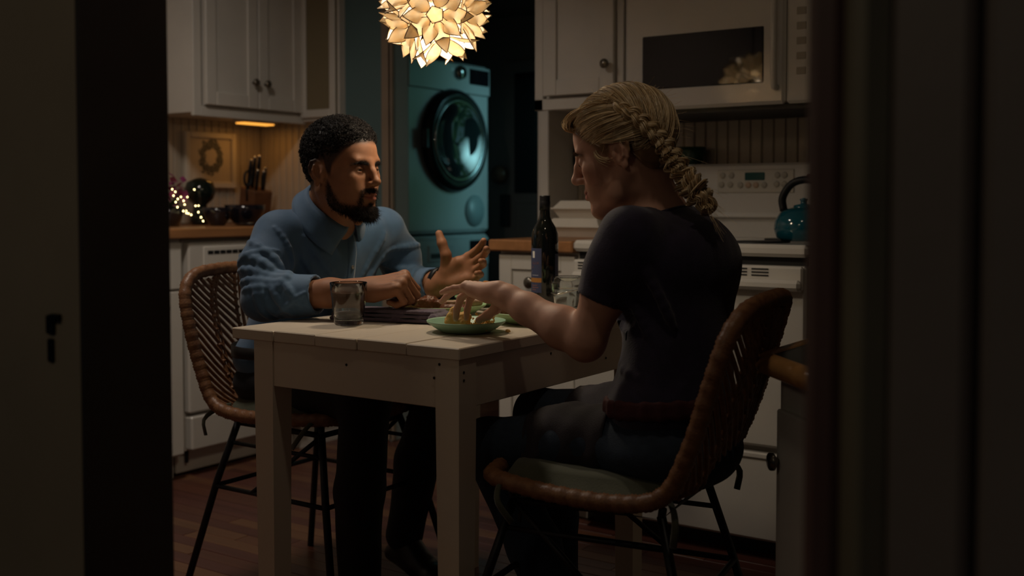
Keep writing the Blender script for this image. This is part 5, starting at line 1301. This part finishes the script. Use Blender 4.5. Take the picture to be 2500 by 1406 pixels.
# ------------------------------------------------------------------ the woman
wom=thing('person','woman with a blond side braid in a navy tee, reaching for the cornbread','person',(-1.0,1.96,0))
HW=Head((-1.055,1.965,1.130),rotm(radians(197),radians(17),0),.945)
lW=norm((.14,-.99,0)); fW=norm((-.99,-.14,0))
wLs=V3(-.985,1.857,.970); wRs=wLs-lW*.335+V3(0,0,.004)
wLe,wLw=V3(-1.062,1.829,.768),V3(-1.292,1.863,.846)
wRe,wRw=V3(-1.010,2.240,.775),V3(-1.195,2.285,.838)
wNB=(wLs+wRs)/2+V3(.010,0,.052); wPEL=V3(-.945,1.945,.585); wCH=V3(-.945,2.005,.860)
wb=SDF(); add_head(wb,HW,False,1.0,True)
wb.cap(HW.w(-.030,0,-.030),wNB+V3(.0,0,-.02),.048,.052,.03); wb.cap(HW.w(.0,0,-.070),wNB+V3(-.03,0,-.03),.034,.040,.03)
wb.chain([wNB+V3(0,0,-.02),wCH,wPEL],[.046,.06,.07],.03); wb.chain([wNB+V3(0,0,-.03),wLs+V3(0,0,-.012)],[.042,.042],.03); wb.chain([wNB+V3(0,0,-.03),wRs+V3(0,0,-.012)],[.042,.042],.03)
for A_,E_,W_ in((wLs,wLe,wLw),(wRs,wRe,wRw)):
    ax_=W_-E_; wb.chain([A_,(A_+E_)/2,E_],[.040,.042,.036],.03); wb.chain([E_,E_+ax_*.25,E_+ax_*.65,W_],[.036,.040,.030,.0235],.02); wb.sph(E_+norm(E_-A_)*.006,.030,.02)
dW=V3(-.092,.018,.008)
tw,fw_=add_hand(wb,wLw,dW,(-.02,-.10,-1.0),-1,[(44,34,16),(40,34,18),(20,14,10),(12,8,6)],[(.50,.45,.75),(.80,.05,.60),(.80,-.25,.60)],.94,splay=(.04,.0,-.03,-.05))
ulna=wLw+norm(wLe-wLw)*.008+V3(.0,-.010,.016); wb.sph(ulna,.011,.012)
d_,t_,n_=fw_
for off in(.018,.004,-.010,-.022): wb.cap(wLw+d_*.03+t_*off*.8-n_*.0105,wLw+d_*.078+t_*off-n_*.0110,.0034,.0040,.006)
tw2,fw2=add_hand(wb,wRw,(-.80,.05,-.10),(.0,-.65,-.70),1,[(55,60,35),(58,62,35),(60,64,36),(60,60,36)],[(.60,.40,.60),(.85,.0,.5),(.85,-.3,.45)],.90)
legs_w=[(V3(-.93,1.880,.575),V3(-1.330,1.885,.520),V3(-1.175,1.960,.10)),(V3(-.93,2.050,.575),V3(-1.315,2.060,.560),V3(-1.28,2.08,.10))]
for a,b,c_ in legs_w: wb.chain([wPEL,a,b,c_],[.05,.05,.04,.03],.02)
Vw,Fw=wb.mesh(.0026)
def whair_line(x,ay):
    return np.interp(x,[-.12,-.06,-.045,-.030,-.012,.004,.014,.022,.035,.050,.065,.080,.092,.11],[-.060,-.058,-.040,-.010,.030,.034,.004,-.002,.016,.034,.052,.072,.080,.084])
def pig_w(X):
    p=HW.loc(X); base=np.tile(np.array([.58,.32,.225]),(len(X),1)); x,y,z=p.T; ay=np.abs(y); near=(np.abs(p)<.15).all(1)
    lips=np.clip(1-(((x-.097)/.016)**2+(y/.027)**2+((z+.0595)/.0125)**2),0,1)**.5*near; base=base*(1-lips[:,None])+np.array([.42,.12,.11])*lips[:,None]
    ck=np.clip(1-((x-.065)/.035)**2-((ay-.045)/.03)**2-((z+.025)/.028)**2,0,1)*near*.35; base=base*(1-ck[:,None])+np.array([.50,.17,.115])*ck[:,None]
    h=np.clip((z-whair_line(x,ay)+.004)/.012,0,1)*near; base=base*(1-.8*h[:,None])+np.array([.20,.115,.05])*.8*h[:,None]
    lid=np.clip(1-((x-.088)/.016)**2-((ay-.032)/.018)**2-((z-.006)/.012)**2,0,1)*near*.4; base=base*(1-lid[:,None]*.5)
    return base
np_mesh('body',Vw,Fw,M_skin,wom,pig=pig_w(Vw))
M_lash=mat('brown_lash',(.03,.018,.012),.5)
for s in(1,-1):
    MB().tube([HW.w(.0895+.0012*sin(pi*t),s*(.021+.0225*t),.0045-.003*sin(pi*t)) for t in np.linspace(0,1,9)],.0008,5).build('lashes',M_lash,wom)
rs=np.random.RandomState(11); Nw=mesh_normals(Vw,Fw); pw=HW.loc(Vw); nearw=(np.abs(pw)<.15).all(1); x,y,z=pw.T; ay=np.abs(y)
brow=np.exp(-((z-(.0300-.010*np.clip((ay-.034)/.02,0,1)**1.2))/.0022)**2)*((ay>.014)&(ay<.052)&(x>.05)&nearw)*np.clip((.056-ay)/.02,0,1)
def wdir(P,N,r): q=N*.15+(HW.R@np.array([[0],[1],[0]])).T*np.sign(HW.loc(P)[:,1:2])+r.normal(size=P.shape)*.15; return q/np.linalg.norm(q,axis=1,keepdims=True)
P_,r_=scatter(Vw,Nw,brow,700,rs,.0055,wdir,.00030); strands('eyebrows',P_,r_,mat('brown_brow',(.13,.075,.035),.5),wom)
# --- hair
M_bl=mat('blond_hair',(.5,.3,.12),.26,attr=True,spec=1.0)
hc=SDF(); c_=HW.sc
hc.ell(HW.w(-.016,0,.046),np.array((.107,.0830,.096))*c_,HW.R,.02); hc.ell(HW.w(.018,0,.060),np.array((.079,.0745,.074))*c_,HW.R,.02); hc.ell(HW.w(-.045,0,-.005),np.array((.060,.066,.065))*c_,HW.R,.03)
def wcut(X,d):
    p=HW.loc(X); reg=(whair_line(p[:,0],np.abs(p[:,1]))-p[:,2])*.8
    return np.maximum(d+.0012*noise3(X,41,8,200)+.005*np.clip(1+reg/.016,0,1),reg)-d
hc.disp=wcut; Vc,Fc=hc.mesh(.003)
def blond(n,r,lo=.55,hi=1.25):
    a=np.array([.52,.34,.16]); b=np.array([.95,.76,.48]); t=r.rand(n,1)**1.2; return (a*(1-t)+b*t)*r.uniform(lo,hi,(n,1))
np_mesh('hair',Vc,Fc,M_bl,wom,pig=np.tile(np.array([.24,.14,.06]),(len(Vc),1)))
# a smooth scalp surface to lay strands on: direction from centre -> point
def on_scalp(dl,off):
    """dl: local directions (n,3) from head centre; returns world points on the hair cap + offset"""
    dl=dl/np.linalg.norm(dl,axis=1,keepdims=True); c0=np.array([-.016,0,.046]); r=np.array([.107,.083,.096])
    t=1/np.sqrt(((dl/r)**2).sum(1)); p=c0+dl*t[:,None]+dl*off[:,None] if np.ndim(off) else c0+dl*(t[:,None]+off)
    return HW.O+(HW.R@(p*c_).T).T
c0=np.array([-.016,0,.046])
BRAID=[(-.026,.081,.098),(-.044,.085,.078),(-.063,.084,.055),(-.085,.072,.016),(-.098,.056,-.020),(-.104,.048,-.055),(-.110,.052,-.085),(-.122,.068,-.110),(-.135,.081,-.133),(-.143,.088,-.153),(-.140,.094,-.170)]
# braid centre line: over the left side of the head, then hanging down the back (local coordinates)
BR=smoothline(BRAID,120)
BRw=HW.O+(HW.R@(BR*c_).T).T
bt_=np.gradient(BRw,axis=0); bt_/=np.linalg.norm(bt_,axis=1,keepdims=True)
cen=HW.w(*c0); outw=BRw-cen; outw-= (outw*bt_).sum(1,keepdims=True)*bt_; outw/=np.linalg.norm(outw,axis=1,keepdims=True); sidew=np.cross(bt_,outw)
sarc=np.r_[0,np.cumsum(np.linalg.norm(np.diff(BRw,axis=0),axis=1))]; u=sarc/sarc[-1]
wid=np.interp(u,[0,.1,.35,.6,.85,1],[.007,.010,.013,.019,.022,.015])
allp=[];allr=[];allc=[]
for k in range(3):
    ph=2*pi*k/3+sarc*2*pi/.066
    A=wid*.78*np.sin(ph); Bz=wid*.42*np.sin(2*ph)
    core=BRw+sidew*A[:,None]+outw*(Bz+wid*.25)[:,None]
    m=60; q=rs.normal(size=(m,2)); q/=np.maximum(np.linalg.norm(q,axis=1,keepdims=True),1e-6); q*=np.sqrt(rs.rand(m,1))
    tw_=sarc*22
    for i in range(m):
        a=q[i,0]*np.cos(tw_)-q[i,1]*np.sin(tw_); b=q[i,0]*np.sin(tw_)+q[i,1]*np.cos(tw_)
        fr=1+.10*np.sin(sarc*60+i)
        allp.append(core+sidew*(a*wid*.80*fr)[:,None]+outw*(b*wid*.62*fr)[:,None])
    allr.append(np.full(m,.00125)); allc.append(blond(m,rs))
strands('braid',np.array(allp),np.concatenate(allr),M_bl,wom,pig=np.concatenate(allc),sides=4)
# combed strands from the hairline back into the braid, near side
def slerp_paths(d0,d1,M,lift,off0,off1):
    d0=d0/np.linalg.norm(d0,axis=1,keepdims=True); d1=d1/np.linalg.norm(d1,axis=1,keepdims=True); s=np.linspace(0,1,M)
    om=np.arccos(np.clip((d0*d1).sum(1),-1,1))[:,None]; so=np.maximum(np.sin(om),1e-4)
    D=(np.sin((1-s)*om)/so)[...,None]*d0[:,None]+(np.sin(s*om)/so)[...,None]*d1[:,None]
    n=len(d0); off=(off0[:,None]*(1-s)+off1[:,None]*s)+lift[:,None]*np.sin(pi*s)
    return D,off
def lay(d0,d1,M,lift,off0,off1,sag=None):
    D,off=slerp_paths(d0,d1,M,lift,off0,off1)
    if sag is not None: D=D+sag[:,None]*np.sin(pi*np.linspace(0,1,M))[None,:,None]
    n=len(d0); return on_scalp(D.reshape(-1,3),off.reshape(-1)).reshape(n,M,3)
paths=[];cols=[];rads=[]
def group(n,starts,ends,lift,sagv,o0=.001,o1=.004,rr=(.00055,.0011)):
    """starts/ends: control polylines of local points; strands spread between them"""
    S0=smoothline(starts,60)-c0; E0=smoothline(ends,60)-c0; t=rs.rand(n); t2=np.clip(t+rs.normal(size=n)*.05,0,1)
    d0=S0[(t*59).astype(int)]+rs.normal(size=(n,3))*.0025; d1=E0[(t2*59).astype(int)]+rs.normal(size=(n,3))*.004
    sg=np.array(sagv)[None]*(1+rs.normal(size=(n,1))*.25)
    wave=np.floor(t*9)/9        # locks
    lf=lift*(.4+.9*np.abs(np.sin(t*28)))+rs.normal(size=n)*.0012
    P=lay(d0,d1,18,np.maximum(lf,0),np.full(n,o0)+np.abs(rs.normal(size=n))*.0015,np.full(n,o1)+rs.normal(size=n)*.002,sg)
    paths.append(P); cols.append(blond(n,rs)*(.75+.4*np.abs(np.sin(t*28)))[:,None]); rads.append(rs.uniform(*rr,n))
# front and temple hair of the near side -> upper braid
group(900,[(.085,.012,.088),(.078,.035,.080),(.062,.055,.062),(.046,.066,.044)],BRAID[0:3],.012,(.0,.06,-.02))
group(520,[(.046,.066,.046),(.036,.071,.038),(.022,.076,.034)],BRAID[1:4],.006,(0,.02,-.02))
# crown hair: from the parting on top towards the braid from behind/above
group(1000,[(.080,-.002,.090),(.045,-.012,.128),(.0,-.018,.142),(-.05,-.012,.135),(-.090,-.005,.105)],BRAID[0:6],.006,(-.02,-.02,.04))
# far side
group(700,[(.083,-.012,.088),(.070,-.045,.075),(.046,-.066,.044),(.022,-.076,.010)],[(-.02,-.045,.135),(-.065,-.060,.10),(-.100,-.045,.05),(-.112,-.02,.01)],.006,(0,-.04,-.02))
# nape hair, combed up and back into the braid
group(700,[(-.034,.076,.012),(-.044,.070,-.030),(-.068,.052,-.052),(-.088,.020,-.055),(-.085,-.03,-.05),(-.05,-.07,-.03)],BRAID[3:7],.003,(-.02,.0,-.03))
# back of the head falling to the braid
group(800,[(-.03,-.02,.142),(-.075,-.025,.122),(-.105,-.03,.08),(-.118,-.03,.03)],BRAID[2:7],.004,(-.05,0,0))
P_=np.vstack(paths); strands('combed_hair',P_,np.concatenate(rads)[:,None]*np.interp(np.linspace(0,1,18),[0,.1,.9,1],[.5,1,1,.6])[None],M_bl,wom,pig=np.concatenate(cols))
# quiff over the forehead: strands that rise from the front hairline, arch forward and sweep back
n=260; t=rs.rand(n); ys=-.010+.050*t; b0=np.stack([.086-.10*np.maximum(ys,0)**1.3*4,ys,.082-.1*np.abs(ys)],1)+rs.normal(size=(n,3))*.002
fwd=.030*(1-.55*t)+rs.normal(size=n)*.004; s_=np.linspace(0,1,16)
end=np.stack([-.030+.02*t,.062+.010*t,.112-.012*t],1)+rs.normal(size=(n,3))*.006
ctrl1=b0+np.stack([fwd*1.5,.004+0*t,.010+.004*rs.normal(size=n)],1); ctrl2=b0+np.stack([fwd*.5-.01,.016+.02*t,.048+.004*rs.normal(size=n)],1)
B3=((1-s_)**3)[None,:,None]*b0[:,None]+(3*(1-s_)**2*s_)[None,:,None]*ctrl1[:,None]+(3*(1-s_)*s_**2)[None,:,None]*ctrl2[:,None]+(s_**3)[None,:,None]*end[:,None]
strands('fringe',HW.O+(B3.reshape(-1,3)*c_)@HW.R.T.reshape(3,3) if False else (HW.O+(HW.R@(B3.reshape(-1,3)*c_).T).T).reshape(n,16,3),rs.uniform(.0005,.0010,n),M_bl,wom,pig=blond(n,rs,.8,1.4))
# side lock in front of the ear and flyaways
n=18; t=rs.rand(n); b0=np.stack([.036+.012*t,np.full(n,.072),.022-.01*t],1)+rs.normal(size=(n,3))*.002
pts=[b0,b0+np.array([-.002,.006,-.016]),b0+np.array([-.010,.012,-.022]),b0+np.array([-.026,.014,-.028])+rs.normal(size=(n,3))*.003]
B3=((1-s_)**3)[None,:,None]*pts[0][:,None]+(3*(1-s_)**2*s_)[None,:,None]*pts[1][:,None]+(3*(1-s_)*s_**2)[None,:,None]*pts[2][:,None]+(s_**3)[None,:,None]*pts[3][:,None]
strands('ear_lock',(HW.O+(HW.R@(B3.reshape(-1,3)*c_).T).T).reshape(n,16,3),rs.uniform(.0004,.0008,n),M_bl,wom,pig=blond(n,rs,.8,1.3))
n=240; ii=rs.randint(0,120,n); b0=np.where(rs.rand(n,1)<.55,BRw[ii]+outw[ii]*wid[ii][:,None]*.8+sidew[ii]*(rs.normal(size=(n,1))*wid[ii][:,None]*.7),P_[rs.randint(0,len(P_),n),rs.randint(3,15,n)])
dv=b0-cen; dv/=np.linalg.norm(dv,axis=1,keepdims=True); tg=bt_[ii]; L_=rs.uniform(.008,.030,n); s8=np.linspace(0,1,8)
fly=b0[:,None]+(tg[:,None]*.8+dv[:,None]*(.2+.9*s8)[None,:,None]+rs.normal(size=(n,1,3))*.5)*(s8[None,:,None]*L_[:,None,None])
strands('flyaway_hair',fly,np.full(n,.00022),M_bl,wom,pig=blond(n,rs,.9,1.3))
# --- navy tee
M_tee=mat('navy_knit',(.018,.012,.034),.85,vary=.25,vscale=60,bump=.25,bscale=380,sheen=.2)
te=SDF()
te.ell(wCH+V3(-.006,0,.005),(.104,.156,.125),None,.05); te.ell(wCH+V3(.022,0,.060),(.080,.148,.080),None,.05); te.ell(V3(-.935,1.975,.725),(.100,.138,.13),None,.06); te.ell(wPEL+V3(.005,.005,.055),(.115,.152,.085),None,.05)
te.ell(wCH+fW*.055+V3(0,0,-.01)+lW*.07,(.06,.065,.06),None,.04); te.ell(wCH+fW*.055+V3(0,0,-.01)-lW*.07,(.06,.065,.06),None,.04)
for A_,E_,sd in((wLs,wLe,1),(wRs,wRe,-1)):
    cu=A_+(E_-A_)*.62; te.chain([A_+lW*-.05*sd+V3(0,0,-.012),A_+V3(0,0,-.016)],[.060,.055],.04); te.chain([A_,(A_+cu)/2,cu],[.055,.0535,.0505],.03); te.cap(cu+(A_-cu)*.10,cu,.0515,.0510,.003)
te.cap(wNB+V3(.03,0,-.075),wNB+V3(.012,0,-.045),.080,.058,.05); te.cap(wLs+V3(0,.03,.0),wNB+V3(.008,-.03,-.04),.040,.036,.04); te.cap(wRs+V3(0,-.03,.0),wNB+V3(.008,.03,-.04),.040,.036,.04)
vw=norm(V3(0,0,1.035)-wCH)
def wfold(pts,rr):
    pts=[np.array(p,float) for p in pts]; P=smoothline(pts,8); te.chain(P,[rr*(.35+.65*sin(pi*(.1+.8*i/7))) for i in range(8)],.009)
for k,(zz,dx) in enumerate(((.66,.0),(.685,.004),(.71,-.002),(.64,.004))): wfold([(-1.015+dx,1.905,zz+.010),(-.985,1.850,zz),(-.93,1.836,zz-.012),(-.87,1.86,zz-.02)],.008)
wfold([(-.985,1.835,.90),(-.96,1.845,.83),(-.93,1.85,.77)],.008); wfold([(-.955,1.838,.94),(-.92,1.845,.87),(-.89,1.86,.80)],.008)
te.disp=lambda X,d:.0020*noise3(X,51,7,45)+.0010*noise3(X,52,7,110)
_tn=te.disp; wn=norm((-.50,0,.86))
CUTS=[(A_+(E_-A_)*.62,norm(E_-A_),.075) for A_,E_ in((wLs,wLe),(wRs,wRe))]+[(wNB+V3(0,0,-.030),wn,.085)]
def tee_cut(X,d):
    e=d+_tn(X,d)
    for i_,(c_,a_,r_) in enumerate(CUTS):
        w_=X-c_; h_=w_@a_; m_=np.linalg.norm(w_,axis=1)<r_; e=np.where(m_,np.maximum(e,h_),e)
        if i_<2: q_=np.sqrt(np.maximum((w_*w_).sum(1)-h_*h_,0)); e=np.where(m_&(h_>-.03),np.maximum(e,.0440-q_),e)   # hollow sleeve end
    return e-d
te.disp=tee_cut
Ve,Fe=te.mesh(.0042); fc=Ve[Fe].mean(1); kill=np.zeros(len(fc),bool)
fn=np.cross(Ve[Fe[:,2]]-Ve[Fe[:,0]],Ve[Fe[:,3]]-Ve[Fe[:,1]]); fn/=np.maximum(np.linalg.norm(fn,axis=1,keepdims=True),1e-12)
for c_,a_,r_ in CUTS[2:]: kill|=(np.abs((fc-c_)@a_)<.0024)&(np.abs(fn@a_)>.9)&(np.linalg.norm(fc-c_,axis=1)<r_*.97)
tee=np_mesh('tee_shirt',Ve,Fe[~kill],M_tee,wom)
# neckband following the cut edge
ed=Fe[~kill]; pairs=np.sort(np.vstack([ed[:,[0,1]],ed[:,[1,2]],ed[:,[2,3]],ed[:,[3,0]]]),1); uq,ct=np.unique(pairs,axis=0,return_counts=True); bd=uq[ct==1]; bv=np.unique(bd); bv=bv[np.linalg.norm(Ve[bv]-wNB,axis=1)<.11]
q=Ve[bv]; cc=q.mean(0); a1=norm(V3(1,0,0)-wn*wn[0]); a2=np.cross(wn,a1); an=np.arctan2((q-cc)@a2,(q-cc)@a1); T=np.linspace(-pi,pi,48,endpoint=False); ring=[]
for t in T:
    w_=np.exp(-(((an-t+pi)%(2*pi)-pi)/.12)**2); ring.append((q*w_[:,None]).sum(0)/w_.sum())
MB().tube(ring,.0042,8,closed=True).build('neckband',M_tee,tee)
# --- jeans, red sash, apron cloth over the lap
M_jean=mat('dark_denim',(.018,.030,.050),.85,vary=.2,vscale=60,bump=.2,bscale=500)
je=SDF(); je.ell(wPEL+V3(.01,0,-.030),(.135,.165,.085),None,.05)
for a,b,c2 in legs_w:
    je.chain([a,(a+b)/2,b],[.074,.070,.056],.03); je.chain([b,(b+c2)/2+V3(.010,0,0),c2],[.056,.056,.048],.02)
je.disp=lambda X,d:.0025*noise3(X,61,7,34)+.0012*noise3(X,62,7,90)
je.half(V3(0,0,.655),(0,0,1)); je.half(V3(0,0,.075),(0,0,-1))
Vj,Fj=je.mesh(.0055); np_mesh('jeans',Vj,Fj,M_jean,wom)
M_sash=mat('dark_red_cloth',(.06,.012,.013),.8,vary=.2,vscale=40,bump=.2,bscale=200)
sa=SDF(); n=26
for zz,rr_ in((.636,.005),(.645,.005),(.654,.004),(.629,.004)):
    ring=[V3(-.935+.122*cos(a)*1.0,1.955+.158*sin(a),zz+.012*cos(a+.5)) for a in np.linspace(0,2*pi,n+1)]
    sa.chain(ring,[rr_]*(n+1),.010,flat=((0,0,1),1.0))
sa.disp=lambda X,d:.0016*noise3(X,71,7,90)
Vq,Fq=sa.mesh(.004); np_mesh('sash',Vq,Fq,M_sash,wom)
M_apr=mat('grey_plum_cloth',(.022,.017,.022),.85,vary=.15,vscale=40,bump=.2,bscale=400)
nu,nv=26,22; P=np.zeros((nu,nv,3)); top=SDF(); top.p=je.p[:-2] if False else [q for q in je.p if q[0]!='h']; top.disp=je.disp
for i in range(nu):
    x_=-1.02-.19*i/(nu-1)
    for j in range(nv):
        s_=j/(nv-1); yv=1.775+.36*s_
        zz=np.linspace(.70,.47,120); d=top.ev(np.stack([np.full(120,x_),np.full(120,max(yv,1.812)),zz],1)); k=np.argmax(d<.006) if (d<.006).any() else 119
        zv=zz[k]; 
        if yv<1.812: zv=zv-(1.812-yv)*2.2; yv=1.808-.004*sin(i*.7)
        P[i,j]=(x_+.006*sin(j*.9),yv,zv+.0025+.003*sin(i*.8+j*.5)*.6)
P[1:-1,1:-1]=(P[:-2,1:-1]+P[2:,1:-1]+P[1:-1,:-2]+P[1:-1,2:]+P[1:-1,1:-1]*2)/6
o=MB().grid(P).build('apron',M_apr,wom); md=o.modifiers.new('t','SOLIDIFY'); md.thickness=.003; md.offset=1
def wshoe(ank,d):
    s=SDF(); f=V3(ank[0],ank[1],0); d=norm(d); s.cap(f-d*.03+V3(0,0,.03),f+d*.10+V3(0,0,.026),.030,.034,.02,flat=((0,0,1),.8)); s.cap(f+d*.10+V3(0,0,.026),f+d*.165+V3(0,0,.018),.034,.022,.02,flat=((0,0,1),.7)); s.cap(ank,f+d*.02+V3(0,0,.04),.036,.034,.03); s.half(V3(0,0,.004),(0,0,-1))
    Vv,F=s.mesh(.004); np_mesh('shoe',Vv,F,MATS.get('black_leather') or mat('black_leather',(.01,.009,.009),.35),wom)
for a,b,c2 in legs_w: wshoe(c2,V3(-1,-.1,0))
